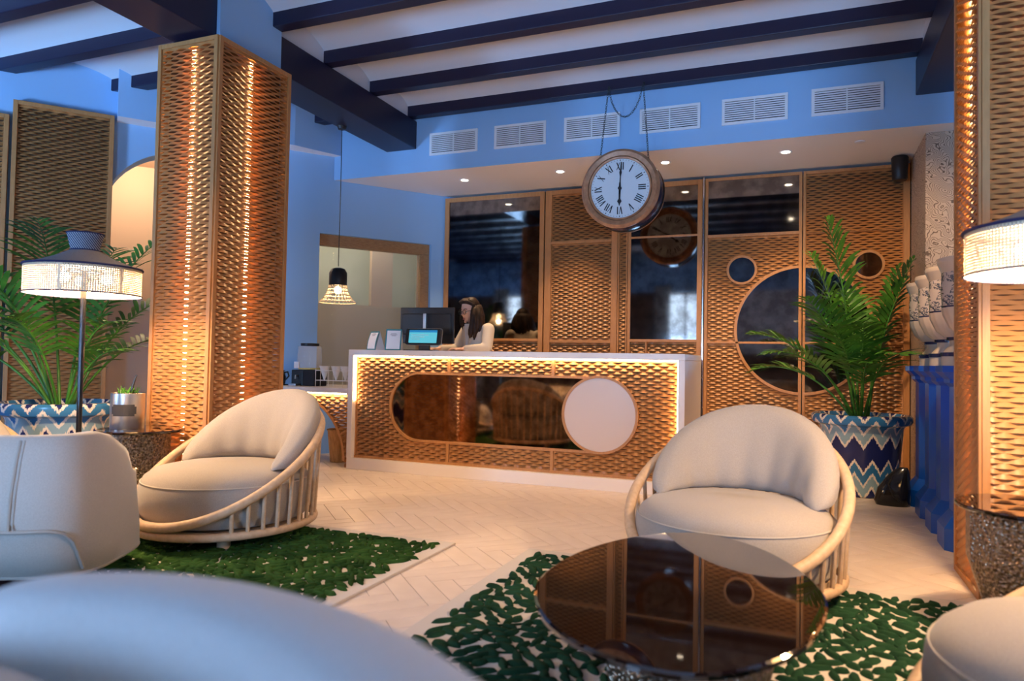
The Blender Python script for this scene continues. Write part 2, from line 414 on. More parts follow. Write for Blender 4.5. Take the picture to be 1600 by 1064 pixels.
# ceiling of small brick vaults between the beams
def vault(mb, x0, x1, y0, y1, zs=3.47, rise=.13, n=10):
    vs = []
    for i in range(n + 1):
        t = i / n; z = zs + rise * math.sin(PI * t) ** .7
        vs += [(x0, y0 + (y1 - y0) * t, z), (x1, y0 + (y1 - y0) * t, z)]
    mb.add(vs, [(2 * i, 2 * i + 1, 2 * i + 3, 2 * i + 2) for i in range(n)])
STEP = .675
yc = [6.20 - STEP * k for k in range(12)]            # beam centres, middle bay
yl = [4.02 + STEP * k for k in range(4, -9, -1)]     # left bay
mb = MB()
for xa, xb, ys in ((XL1 - .03, XR0 + .03, yc), (-8.6, XL0 + .03, yl), (XR1 - .03, 3.3, yc)):
    for a, b in zip(ys[1:], ys[:-1]): vault(mb, xa, xb, a, b)
mb.box(-8.6, 3.3, REAR_Y - .2, 7.6, 3.72, 3.8)
ce = mb.build('ceiling', 'vault', smooth=True, fix=False); tag(ce, 'pale plaster ceiling of shallow brick vaults between navy beams', 'ceiling', kind='structure')
for nm, xa, xb in (('ceiling_fill', XL0 + .03, XL1 - .03), ('ceiling_fill', XR0 + .03, XR1 - .03)):
    o = MB().box(xa, xb, REAR_Y, YSOF, 3.38, 3.72).build(nm, 'vault', ce)
def beam(label, *b):
    o = MB().cbox(*b, .008).build('ceiling_beam', 'beam'); return tag(o, label, 'beam', None, 'structure')
ordn = ['touching the blue soffit', 'second from the blue soffit', 'third from the blue soffit', 'fourth from the blue soffit', 'fifth from the blue soffit', 'sixth from the blue soffit', 'seventh from the blue soffit', 'eighth from the blue soffit', 'ninth from the blue soffit', 'tenth from the blue soffit']
for k, y in enumerate(yc[:10]): beam('slim navy ceiling beam over the lounge, ' + ordn[k], XL1 - .05, XR0 + .05, y - .052, y + .052, ZB, 3.52)
for k, y in enumerate([q for q in yl if -1.4 < q < 6.3]): beam('slim navy beam of the side bay by the arch, number %s from the arch' % ['one', 'two', 'three', 'four', 'five', 'six', 'seven', 'eight', 'nine', 'ten', 'eleven', 'twelve'][k], -8.0 if y < 2.2 else -3.85 + .61 / .793 * (y - 7.3) - .3, XL0 + .05, y - .055, y + .055, ZB, 3.52)
for k, y in enumerate(yc[:10]): beam('slim navy beam of the bay beyond the wallpapered pier, ' + ordn[k], XR1 - .05, 3.2, y - .052, y + .052, ZB, 3.52)
beam('deep navy beam running from the clad pillar to the soffit above the pendant lamp', XL0, XL1, 4.21, YSOF + .01, ZBIG, 3.40)
beam('deep navy beam reaching from the clad pillar back over the tub armchair', XL0, XL1, REAR_Y, 3.63, ZBIG, 3.40)
beam('deep navy beam above the wallpapered pier and blue pedestals', XR0, XR1, REAR_Y, YSOF + .01, ZBIG, 3.40)

# soffit over the reception
mb = MB(); mb.prism([(-4.62, YSOF), (3.3, YSOF), (3.3, 7.6), (-3.6, 7.6), (-3.80, 7.36)], ZSOF, 3.72)
so = mb.build('wall_soffit', 'soffit'); tag(so, 'pale blue dropped soffit with vents above the reception desk', 'wall', kind='structure')
so.data.materials.append(M['white_plaster'])
for p in so.data.polygons:
    if p.normal.z < -.9: p.material_index = 1
tag(MB().box(-3.9, 3.3, 7.42, 7.6, 0, ZSOF).build('wall_back', 'plaster'), 'blue plaster wall behind the tall bronze cabinets', 'wall', kind='structure')
tag(MB().box(3.3, 3.4, REAR_Y, 7.6, 0, 3.72).build('wall_right', 'plaster'), 'blue plaster side wall beyond the wallpapered pier', 'wall', kind='structure')
pier = MB().cbox(.885, 3.3, 6.48, 7.42, 0, ZSOF, .004).build('wall_pier', 'wallpaper'); tag(pier, 'pier covered in brown contour-line wallpaper beside the cabinets', 'wall', kind='structure')

# slanted left wall, local x = along the wall (0 at the cabinets), local y = into the wall
AX, AY, AR = -3.85, 7.30, math.atan2(.793, .61)
wl = thing('wall_left', 'slanted pale blue wall with an interior window and an arched recess', 'wall', (AX, AY, 0), AR, kind='structure')
WS0, WS1, WZ = -1.41, -.14, 2.31          # interior window
ARC, ARR, ARZ = -2.74, .66, 2.26          # arch centre, radius, spring height
mb = MB(); th = .22
mb.box(WS1, .35, 0, th, 0, 3.72); mb.box(WS0, WS1, 0, th, WZ, 3.72); mb.box(WS0, WS1, 0, th, 0, .55)
mb.box(ARC + ARR, WS0, 0, th, 0, 3.72); mb.box(-6.2, ARC - ARR, 0, th, 0, 3.72)
nseg = 28
for i in range(nseg):
    a, b = [ARC - ARR * math.cos(PI * (i + q) / nseg) for q in (0, 1)]
    za, zb = [ARZ + ARR * math.sin(PI * (i + q) / nseg) for q in (0, 1)]
    mb.prism([(a, za), (b, zb), (b, 3.72), (a, 3.72)], 0, th, lambda u, v, w: (u, w, v))
mb.build('wall_surface', 'plaster', wl)
mb = MB(); mb.prism([(-3.30, 0.0), (-3.30, -.20), (-1.74, -.20), (-.9, -.004), (-.9, 0)][::-1], 3.13, 3.72)
bk = mb.build('bulkhead', 'plaster', wl); bk.data.materials.append(M['white_plaster'])
for p in bk.data.polygons:
    if p.normal.z < -.9: p.material_index = 1
mb = MB()   # recess behind the arch
mb.box(-3.9, -1.55, 1.5, 1.6, 0, 3.2).box(-3.9, -3.8, th, 1.5, 0, 3.2).box(-1.65, -1.55, th, 1.5, 0, 3.2).box(-3.9, -1.55, th, 1.5, 3.1, 3.2)
mb.build('recess_wall', 'beige', wl)
mb = MB(); mb.box(-2.62, -2.5, .75, 1.5, 0, 3.1); mb.build('recess_partition', 'beige', wl)
mb = MB(); mb.prism([(-3.75, 0), (-2.2, 0), (-2.2, .95), (-3.75, 1.95)], .34, .40, lambda u, v, w: (u, w, v)); mb.build('stair_side', 'beige', wl)
mb = MB(); mb.prism([(-3.75, 1.93), (-2.2, .93), (-2.2, 1.0), (-3.75, 2.0)], .30, .44, lambda u, v, w: (u, w, v)); mb.build('stair_cap', 'white_solid', wl)
# interior window
win = thing('window_1', 'interior window with oak frame in the slanted blue wall behind the desk', 'window', (AX, AY, 0), AR, kind='structure')
MB().cbox(WS0, WS1, .05, .16, WZ - .115, WZ, .004).build('head_rail', 'oak', win)
MB().cbox(WS1 - .105, WS1, .05, .16, .55, WZ - .116, .004).build('side_rail', 'oak', win)
MB().cbox(WS0, WS0 + .015, .05, .16, .55, WZ - .116, .003).build('side_rail', 'oak', win)
MB().box(WS0 + .015, WS1 - .105, .10, .106, .55, WZ - .115).build('pane', 'pane', win)
mb = MB(); mb.box(-2.0, .30, 1.45, 1.5, 0, 3.0).box(.27, .34, th, 1.5, 0, 3.0).box(-1.54, -1.50, th, 1.5, 0, 3.0).box(-1.54, .3, th, 1.5, 2.9, 3.0)
mb.build('office_wall', 'palegreen', win)
MB().box(-1.49, -.02, .60, .64, 0, 1.62).build('office_screen', 'beige2', win)
MB().box(-.62, -.36, .62, .70, 0, 2.8).build('office_post', 'beige', win)

# left wall cladding panels
def clad(name, label, s0, s1, z0, z1, y, group=None):
    t = thing(name, label, 'wall panel', (AX, AY, 0), AR, group)
    fw_ = .035
    MB().cbox(s0, s0 + fw_, y - .02, y + .05, z0, z1, .003).build('stile', 'bronze_frame', t)
    MB().cbox(s1 - fw_, s1, y - .02, y + .05, z0, z1, .003).build('stile', 'bronze_frame', t)
    MB().cbox(s0 + fw_, s1 - fw_, y - .02, y + .05, z1 - fw_, z1, .003).build('rail', 'bronze_frame', t)
    MB().cbox(s0 + fw_, s1 - fw_, y - .02, y + .05, z0, z0 + fw_, .003).build('rail', 'bronze_frame', t)
    sheet_obj('pressed_sheet', s0 + fw_, s1 - fw_, z0 + fw_, z1 - fw_, lambda u, v, w: (u, y - w, v), t)
    MB().box(s0 + .01, s1 - .01, y + .03, y + .045, z0, z1 - .01).build('backing', 'backing', t)
    return t
clad('wall_panel', 'tall pressed bronze panel beside the arched recess, behind the potted palm', -4.08, -3.32, 0, 3.165, -.055)
clad('wall_panel', 'shorter pressed bronze panel on the side of the palm away from the arch', -5.3, -4.105, 0, 3.03, -.052)

# rest of the room behind the camera
tag(MB().box(-8.7, -8.6, REAR_Y, 7, 0, 3.72).build('wall_far', 'plaster'), 'far side wall of the lounge behind the lamps', 'wall', kind='structure')
mb = MB(); edges = [-8.6] + [q for w in WINDOWS for q in w] + [3.3]
for i in range(0, len(edges), 2): mb.box(edges[i], edges[i + 1], REAR_Y - .2, REAR_Y, 0, 2.6)
for a, b in WINDOWS: mb.box(a, b, REAR_Y - .2, REAR_Y, 0, .38)
wr = mb.build('wall_rear', 'brownwall')
MB().box(-1.9, 1.0, REAR_Y - .01, REAR_Y + .02, 1.25, 2.6).build('plaster_panel', 'white_plaster', wr); tag(wr, 'rear wall with brown panelling and tall daylight windows', 'wall', kind='structure')
MB().box(-8.6, 3.3, REAR_Y - .2, REAR_Y, 2.6, 3.72).build('upper_wall', 'plaster', wr)
for n, (a, b) in enumerate(WINDOWS):
    t = thing('window_%d' % (n + 2), ['tall rear window farthest from the pier', 'tall rear window in the middle of the brown wall', 'tall rear window closest to the pier'][n], 'window', (0, 0, 0), kind='structure')
    MB().box(a, b, REAR_Y - .19, REAR_Y - .18, .38, 2.6).build('pane', 'sky_pane', t)
    for x in (a, (a + b) / 2 - .02, b - .05): MB().box(x, x + .05, REAR_Y - .14, REAR_Y - .08, .38, 2.6).build('bar', 'white_solid', t)
    for z in (.38, 1.5, 2.55): MB().box(a, b, REAR_Y - .14, REAR_Y - .08, z, z + .05).build('bar', 'white_solid', t)
    for sx, x0 in ((1, a - .25), (-1, b - .1)):
        mb = MB(); pts = [(x0 + .35 * i / 40, REAR_Y + .08 + .03 * math.sin(i * .9)) for i in range(41)]
        vs = [(x, y, .02) for x, y in pts] + [(x, y, 2.75) for x, y in pts]
        mb.add(vs, [(i, i + 1, 42 + i, 41 + i) for i in range(40)])
        c = mb.build('curtain', 'curtain', smooth=True, fix=False); tag(c, 'pale curtain hanging beside a tall rear window', 'curtain', 'curtains at the rear windows')

# ================================================================== PILLARS
def pillar(label, x0, x1, y0, y1, z1, core, led_faces, grp):
    pc = MB().box(*core, 0, 3.7).build('pillar', 'plaster'); tag(pc, 'plaster core of the ' + label, 'pillar', kind='structure')
    t = thing('pillar_cladding', 'lit pressed bronze cladding around the ' + label, 'cladding')
    fw_ = .028
    faces = {'front': (x0, x1, lambda u, v, w: (u, y0 - w, v)), 'back': (x0, x1, lambda u, v, w: (x0 + x1 - u, y1 + w, v)),
             'right': (y0, y1, lambda u, v, w: (x1 + w, u, v)), 'left': (y0, y1, lambda u, v, w: (x0 - w, y0 + y1 - u, v))}
    for nm, (a, b, T) in faces.items():
        for q in (a, b - fw_):
            MB().prism([(q, 0), (q + fw_, 0), (q + fw_, z1), (q, z1)], -.012, .012, T).build('stile', 'bronze_frame', t)
        for za, zb in ((0, .03), (z1 - fw_, z1)):
            MB().prism([(a + fw_, za), (b - fw_, za), (b - fw_, zb), (a + fw_, zb)], -.012, .011, T).build('rail', 'bronze_frame', t)
        sheet_obj('pressed_sheet', a + fw_, b - fw_, .03, z1 - fw_, T, t, d=.012, g=.0045)
        m_ = (a + b) / 2
        if nm in led_faces:
            mb = MB()
            z = .08
            while z < z1 - .06:
                mb.prism([(m_ - .012, z), (m_ + .012, z), (m_ + .012, z + .020), (m_ - .012, z + .020)], -.050, -.042, T); z += .044
            mb.build('led_strip', 'led', t)['kind'] = 'stuff'
            MB().prism([(a + .05, .04), (b - .05, .04), (b - .05, z1 - .03), (a + .05, z1 - .03)], -.056, -.052, T).build('backing', 'backing', t)  # unseen dark liner, added to keep the LED glow near the middle
    mb = MB(); mb.box(x0 + .02, x1 - .02, y0 + .02, core[2] - .001, z1 - .02, z1 - .005).box(x0 + .02, x1 - .02, core[3] + .001, y1 - .02, z1 - .02, z1 - .005)
    mb.box(x0 + .02, core[0] - .001, core[2], core[3], z1 - .02, z1 - .005).box(core[1] + .001, x1 - .02, core[2], core[3], z1 - .02, z1 - .005)
    mb.build('top_cap', 'bronze_frame', t)
    return t
pillar('pillar between the lounge chair and the arched recess', -4.06, -3.54, 3.55, 4.25, 3.09, (-3.995, -3.605, 3.62, 4.22), ('front', 'right', 'back', 'left'), None)
pillar('pillar in front of the blue pedestals', .715, 1.25, 3.66, 4.22, 3.09, (.80, 1.165, 3.75, 4.13), ('front', 'left', 'back'), None)
sk = thing('wall_socket', 'bronze socket plate on the clad pillar by the blue pedestals', 'socket', (.93, 3.648, .53))
MB().cbox(-.05, .05, -.014, .0, -.05, .05, .003).build('plate', 'bronze_frame', sk); MB().cbox(-.028, .028, -.018, -.013, -.034, .034, .002).build('insert', 'dark', sk)

# ================================================================== TALL CABINETS
TY = lambda Y: (lambda u, v, w: (u, Y - w, v))
def cab(label, x0, x1, z1=2.85):
    t = thing('tall_cabinet', label, 'cabinet')
    MB().box(x0, x1, YP + .035, YP + .12, 0, z1).build('carcass', 'backing', t)
    return t
def stile(t, x0, x1, z0, z1, name='stile', y0=None, d=.03): return MB().cbox(x0, x1, YP - .012, YP + d, z0, z1, .003).build(name, 'bronze_frame', t)
def mirror(t, poly, m='mirror_dark', y=None, name='mirror'):
    y = YP + .004 if y is None else y
    return MB().prism(poly, -.004, .004, TY(y)).build(name, m, t)
ST = .042
# A: tall mirror unit
t = cab('tall bronze cabinet with one large dark mirror behind the receptionist', -3.82, -2.615)
stile(t, -3.82, -3.765, 0, 2.85); stile(t, -2.665, -2.615, 0, 2.85); stile(t, -3.765, -2.665, 2.80, 2.85, 'rail'); stile(t, -3.765, -2.665, 1.222, 1.25, 'rail')
mirror(t, [(-3.765, 1.25), (-2.665, 1.25), (-2.665, 2.80), (-3.765, 2.80)])
sheet_obj('pressed_sheet', -3.765, -2.665, .05, 1.222, TY(YP + .012), t)
# B
t = cab('plain pressed bronze cabinet between the two tall mirrors', -2.600, -1.80)
stile(t, -2.600, -2.53, 0, 2.85); stile(t, -1.865, -1.80, 0, 2.85)
stile(t, -2.53, -1.865, 2.80, 2.85, 'rail'); stile(t, -2.53, -1.865, 2.265, 2.295, 'rail'); stile(t, -2.53, -1.865, 1.208, 1.238, 'rail')
for a, b in ((.05, 1.208), (1.238, 2.265), (2.295, 2.80)): sheet_obj('pressed_sheet', -2.53, -1.865, a, b, TY(YP + .012), t)
# narrow strip
t = cab('narrow pressed bronze filler strip beside the clock mirror cabinet', -1.795, -1.695)
stile(t, -1.795, -1.782, 0, 2.85); stile(t, -1.708, -1.695, 0, 2.85); stile(t, -1.782, -1.708, 2.80, 2.85, 'rail')
sheet_obj('pressed_sheet', -1.782, -1.708, .05, 2.80, TY(YP + .012), t)
# C
t = cab('bronze cabinet with a dark mirror crossed by one bar, reflecting the clock', -1.69, -.945)
stile(t, -1.69, -1.66, 0, 2.85); stile(t, -.992, -.945, 0, 2.85)
stile(t, -1.66, -.992, 2.80, 2.85, 'rail'); stile(t, -1.66, -.992, 2.285, 2.305, 'rail'); stile(t, -1.66, -.992, 1.222, 1.25, 'rail')
mirror(t, [(-1.66, 1.25), (-.992, 1.25), (-.992, 2.285), (-1.66, 2.285)]); mirror(t, [(-1.66, 2.305), (-.992, 2.305), (-.992, 2.80), (-1.66, 2.80)])
stile(t, -1.50, -1.485, .05, 1.222, 'divider')
sheet_obj('pressed_sheet', -1.66, -1.50, .05, 1.222, TY(YP + .012), t); sheet_obj('pressed_sheet', -1.485, -.992, .05, 1.222, TY(YP + .012), t)
tag(MB().cbox(-.940, -.924, YP - .03, YP + .05, 0, 2.86, .003).build('edge_trim', 'chrome'), 'thin steel edge trim standing between the mirror cabinet and the circle-mirror doors', 'trim')
# D, E with the shared circle
CX, CZ, CR = -.02, 1.345, .61
def halfcirc(sign, r, n=40, edge=.028):
    a = math.acos(edge / r); q = [(-a + 2 * a * k / n) for k in range(n + 1)]
    pts = [(CX + sign * r * math.cos(x), CZ + r * math.sin(x)) for x in q]
    return pts if sign > 0 else pts[::-1]
def cut(poly, z0, z1):
    """clip a convex outline to z0..z1"""
    for lim, keep in ((z0, lambda v: v >= z0), (z1, lambda v: v <= z1)):
        out = []
        for i in range(len(poly)):
            a, b = poly[i - 1], poly[i]
            if keep(a[1]) != keep(b[1]):
                f = (lim - a[1]) / (b[1] - a[1]); out.append((a[0] + f * (b[0] - a[0]), lim))
            if keep(b[1]): out.append(b)
        poly = out
    return poly
for sgn, x0, x1, lab in ((-1, -.92, CX - .004, 'bronze cabinet door with half of the big circle mirror and a mirror panel on top'), (1, CX + .004, .875, 'bronze cabinet door with half of the big circle mirror behind the tall palm')):
    t = cab(lab, x0, x1)
    wl_, wr_ = (.03, .028) if sgn < 0 else (.024, .05)
    stile(t, x0, x0 + wl_, 0, 2.85); stile(t, x1 - wr_, x1, 0, 2.85); a, b = x0 + wl_, x1 - wr_
    stile(t, a, b, 2.82, 2.85, 'rail')
    scx = -.567 if sgn < 0 else .543; scr = .135 if sgn < 0 else .125; scz = 1.93 if sgn < 0 else 1.945
    top = 2.82
    if sgn < 0:
        stile(t, a, b, 2.255, 2.285, 'rail'); mirror(t, [(a, 2.285), (b, 2.285), (b, 2.82), (a, 2.82)]); top = 2.255
    else: stile(t, a, b, 2.255, 2.262, 'rail')
    hc = halfcirc(sgn, CR - .02)
    for za, zb in ((CZ - CR, 1.212), (1.232, CZ + CR)): mirror(t, cut(hc, za, zb))
    ri, ro = halfcirc(sgn, CR - .022), halfcirc(sgn, CR + .004)
    mb = MB()
    for i in range(len(ri) - 1): mb.prism([ri[i], ro[i], ro[i + 1], ri[i + 1]], -.03, .012, TY(YP))
    mb.build('circle_frame', 'bronze_frame', t, smooth=True, angle=30)
    stile(t, a, CX - CR + .04, 1.212, 1.232, 'rail') if sgn < 0 else stile(t, CX + CR - .04, b, 1.212, 1.232, 'rail')
    ii = [p for p in hc if abs(p[1] - 1.222) < .06]
    stile(t, min(CX + sgn * .028, CX + sgn * (CR - .04)), max(CX + sgn * .028, CX + sgn * (CR - .04)), 1.212, 1.232, 'glazing_bar')
    mirror(t, circle(scx, scz, scr - .012)); mb = MB(); mb.ring(circle(scx, scz, scr - .014), circle(scx, scz, scr + .008), -.03, .012, TY(YP)); mb.build('circle_frame', 'bronze_frame', t, smooth=True, angle=30)
    dr = lambda u, v, scx=scx, scz=scz, scr=scr: math.hypot(u - CX, v - CZ) < CR - .006 or math.hypot(u - scx, v - scz) < scr - .004
    zz = [.05, 1.212, 1.232, top]
    for za, zb in zip(zz[::2], zz[1::2]): sheet_obj('pressed_sheet', a, b, za, zb, TY(YP + .012), t, dr)

# ================================================================== RECEPTION DESK
DX0, DX1, DY0, DY1, DZ = -3.845, -.83, 5.51, 6.42, 1.08
dk = thing('reception_desk', 'long reception desk with glowing pressed bronze front and white surround', 'desk', (0, 0, 0))
MB().cbox(DX0, DX1, DY0, DY1, DZ - .05, DZ, .004).build('worktop', 'white_solid', dk)
MB().cbox(DX0, DX0 + .05, DY0, DY1, .10, DZ - .05, .003).build('end_panel', 'white_solid', dk)
MB().cbox(DX1 - .05, DX1, DY0, DY1, .10, DZ - .05, .003).build('end_panel', 'white_solid', dk)
MB().cbox(DX0, DX1 + .005, DY0 + .005, DY1 - .05, 0, .10, .003).build('plinth', 'white_solid', dk)
MB().box(DX0 + .05, DX1 - .05, DY0 + .10, DY0 + .14, .10, DZ - .05).build('backing', 'backing', dk)
PXa, PXb, PZa, PZb, PYd = DX0 + .05, DX1 - .05, .10, DZ - .05, DY0 + .062
LX0, LZ0, LZ1, DCX, DCZ, DCR = -3.43, .285, .885, -1.50, .588, .305
LR = (LZ1 - LZ0) / 2; LC = (LZ0 + LZ1) / 2; LXR = DCX + .05
def loz(r, n=32):
    c0 = LX0 + LR; L_ = [(c0 + r * math.cos(a), LC + r * math.sin(a)) for a in [PI / 2 + PI * k / n for k in range(n + 1)]]
    return L_ + [(LXR, LC - r), (LXR, LC + r)]
def in_desk(u, v):
    c0 = LX0 + LR
    if c0 <= u <= DCX and abs(v - LC) < LR - .004: return True
    return math.hypot(u - c0, v - LC) < LR - .004 or math.hypot(u - DCX, v - DCZ) < DCR - .006
TD = TY(PYd)
MB().prism(loz(LR - .012), -.012, -.004, TD).build('mirror', 'mirror_bronze', dk)
mb = MB(); mb.ring(loz(LR - .014), loz(LR + .006), -.02, .014, TD); mb.build('mirror_frame', 'bronze_frame', dk, smooth=True, angle=30)
d_ = MB().prism(circle(DCX, DCZ, DCR - .012, 64), -.005, .018, TD).build('round_panel', 'disc_reflection', dk); d_['label'] = 'round panel with a beige mirror reflection painted as its colour'
mb = MB(); mb.ring(circle(DCX, DCZ, DCR - .014, 64), circle(DCX, DCZ, DCR + .006, 64), -.02, .026, TD); mb.build('round_frame', 'bronze_frame', dk, smooth=True, angle=30)
divs = [-2.845, -1.895]
fz = .022
for a, b in ((PXa, PXa + .012), (PXb - .012, PXb)): MB().prism([(a, PZa), (b, PZa), (b, PZb), (a, PZb)], -.02, .006, TD).build('stile', 'bronze_frame', dk)
MB().prism([(PXa, PZa), (PXb, PZa), (PXb, PZa + fz), (PXa, PZa + fz)], -.02, .012, TD).build('rail', 'bronze_frame', dk)
for x in divs:
    for za, zb in ((PZa + fz, LZ0 - .006), (LZ1 + .006, PZb)): MB().prism([(x - .012, za), (x + .012, za), (x + .012, zb), (x - .012, zb)], -.02, .012, TD).build('divider', 'bronze_frame', dk)
xs = [PXa + .012] + divs + [PXb - .012]
for i, za, zb in ((0, PZa + fz, PZb), (1, PZa + fz, LZ0 + .01), (1, LZ1 - .01, PZb), (2, PZa + fz, PZb)): sheet_obj('pressed_sheet', xs[i] + (.012 if i else 0), xs[i + 1] - (.012 if i < 2 else 0), za, zb, TD, dk, in_desk if i != 1 else None, d=.016, g=.010, pu=.104, pv=.046)
MB().box(PXa + .004, PXb - .004, PYd - .040, PYd - .020, PZb - .010, PZb - .001).build('light_strip', 'led_edge', dk)
for x in (PXa + .001, PXb - .009): MB().box(x, x + .008, PYd - .040, PYd - .020, .62 if x < -2 else .34, PZb - .012).build('light_strip', 'led_edge', dk)

# lower side counter with arched front
sd = thing('side_counter', 'low white side counter with arched bronze front next to the reception desk', 'counter')
SZ = .725
MB().prism([(-5.06, DY0), (DX0 - .002, DY0), (DX0 - .002, 6.28), (-4.62, 6.28), (-5.06, 5.70)], SZ - .045, SZ).build('worktop', 'white_solid', sd)
AXC, AZR, ARAD = -4.50, .06, .59
dr = lambda u, v: math.hypot(u - AXC, v - AZR) < ARAD + .006
sheet_obj('pressed_sheet', -5.04, DX0 - .035, .0, SZ - .06, TD, sd, dr, d=.016, g=.010, pu=.104, pv=.046)
mb = MB(); n = 40
for i in range(n):
    a0, a1 = PI * i / n, PI * (i + 1) / n
    pi_ = [(AXC + r * math.cos(a), AZR + r * math.sin(a)) for r, a in ((ARAD - .012, a0), (ARAD + .012, a0), (ARAD + .012, a1), (ARAD - .012, a1))]
    mb.prism(pi_, -.03, .012, TD)
mb.build('arch_trim', 'bronze_frame', sd, smooth=True, angle=30)
MB().box(DX0 - .035, DX0 - .002, PYd - .01, PYd + .03, .10, SZ - .045).build('stile', 'bronze_frame', sd)
MB().box(-5.02, DX0 - .04, PYd - .040, PYd - .022, SZ - .056, SZ - .046).build('light_strip', 'led_edge', sd)
MB().box(-4.62, -4.56, DY0 + .35, DY0 + .45, 0, SZ - .045).build('leg', 'white_solid', sd)
MB().cbox(-5.05, -5.0, DY0 + .1, 5.68, 0, SZ - .045, .003).build('end_panel', 'white_solid', sd)
# bin under the arch
bn = thing('waste_bin', 'round woven wicker waste bin under the arched side counter', 'bin', (-4.165, 5.86, 0))
MB().lathe([(.085, 0), (.088, .0), (.118, .30), (.122, .31), (.116, .312), (.110, .30), (.084, .01), (.0, .01)], 32).build('body', 'wicker', bn, True)
MB().tube([(.119 * math.cos(2 * PI * k / 32), .119 * math.sin(2 * PI * k / 32), .308) for k in range(32)], .007, 6, True).build('rim', 'wicker', bn, True)

# ================================================================== SOFFIT: VENTS AND DOWNLIGHTS
ordv = ['closest to the deep beam over the pendant', 'second from the beam over the pendant', 'third from the beam over the pendant', 'third from the wallpapered pier', 'second from the wallpapered pier', 'closest to the wallpapered pier']
for k in range(6):
    x0 = -3.475 + .7036 * k; x1 = x0 + .525
    t = thing('air_vent', 'white louvred air vent in the blue soffit, ' + ordv[k], 'vent', (x0, YSOF, 3.035), 0, 'air vents along the soffit')
    w, h = x1 - x0, .222
    MB().box(.02, w - .02, -.004, -.002, .02, h - .02).build('backing', 'dark', t)
    for a, b, c, d in ((0, w, 0, .024), (0, w, h - .024, h), (0, .024, .024, h - .024), (w - .024, w, .024, h - .024)):
        MB().cbox(a, b, -.016, 0, c, d, .002).build('frame', 'vent', t)
    MB().box(w / 2 - .005, w / 2 + .005, -.014, -.004, .024, h - .024).build('mullion', 'vent', t)
    for j in range(9):
        z = .032 + j * .0185
        MB().add([(.024, -.013, z + .012), (w - .024, -.013, z + .012), (w - .024, -.013, z), (.024, -.013, z), (.024, -.006, z + .0135), (w - .024, -.006, z + .0135), (w - .024, -.006, z + .0015), (.024, -.006, z + .0015)],
                 [(0, 3, 2, 1), (4, 5, 6, 7), (0, 1, 5, 4), (3, 7, 6, 2)]).build('slat', 'vent', t)
dl = [(-3.29, 6.70), (-2.24, 6.69), (-1.21, 6.69), (-.16, 6.69)]
ordd = ['above the big mirror cabinet', 'above the plain bronze cabinet', 'just behind the hanging clock', 'above the circle-mirror doors']
for (x, y), lb in zip(dl, ordd):
    t = thing('downlight', 'small round recessed downlight in the soffit ' + lb, 'downlight', (x, y, ZSOF), 0, 'downlights in the soffit')
    MB().lathe([(.036, -.001), (.052, -.006), (.054, 0)], 24).build('ring', 'vent', t, True)
    MB().lathe([(.034, -.004), (.034, -.001)], 24).build('lens', 'down_glow', t)
    spot('downlight_beam', (x, y, ZSOF - .03), (x, y + .12, 0), 150, 78, 1.)
dt = MB().lathe([(.03, -.010), (.04, -.006), (.04, 0)], 20).build('smoke_detector', 'vent', None, True, (.42, 6.57, ZSOF)); tag(dt, 'tiny flat white detector on the soffit near the wallpapered pier', 'detector')
sp = thing('loudspeaker', 'black cylindrical loudspeaker mounted at the top of the cabinets', 'speaker', (.775, 7.13, 2.66))
MB().lathe([(.052, 0), (.062, .015), (.070, .20), (.060, .215)], 24).build('body', 'black', sp, True); MB().box(-.015, .015, .05, .19, .09, .13).build('bracket', 'black', sp)
cm = thing('security_camera', 'tiny black security camera high on the blue wall above the arch', 'camera', (-5.40, 5.17, 3.28))
MB().sphere((0, 0, 0), .045, 14, 8).build('dome', 'blackgloss', cm, True); MB().box(-.03, .0, .0, .14, -.02, .02).build('bracket', 'black', cm)

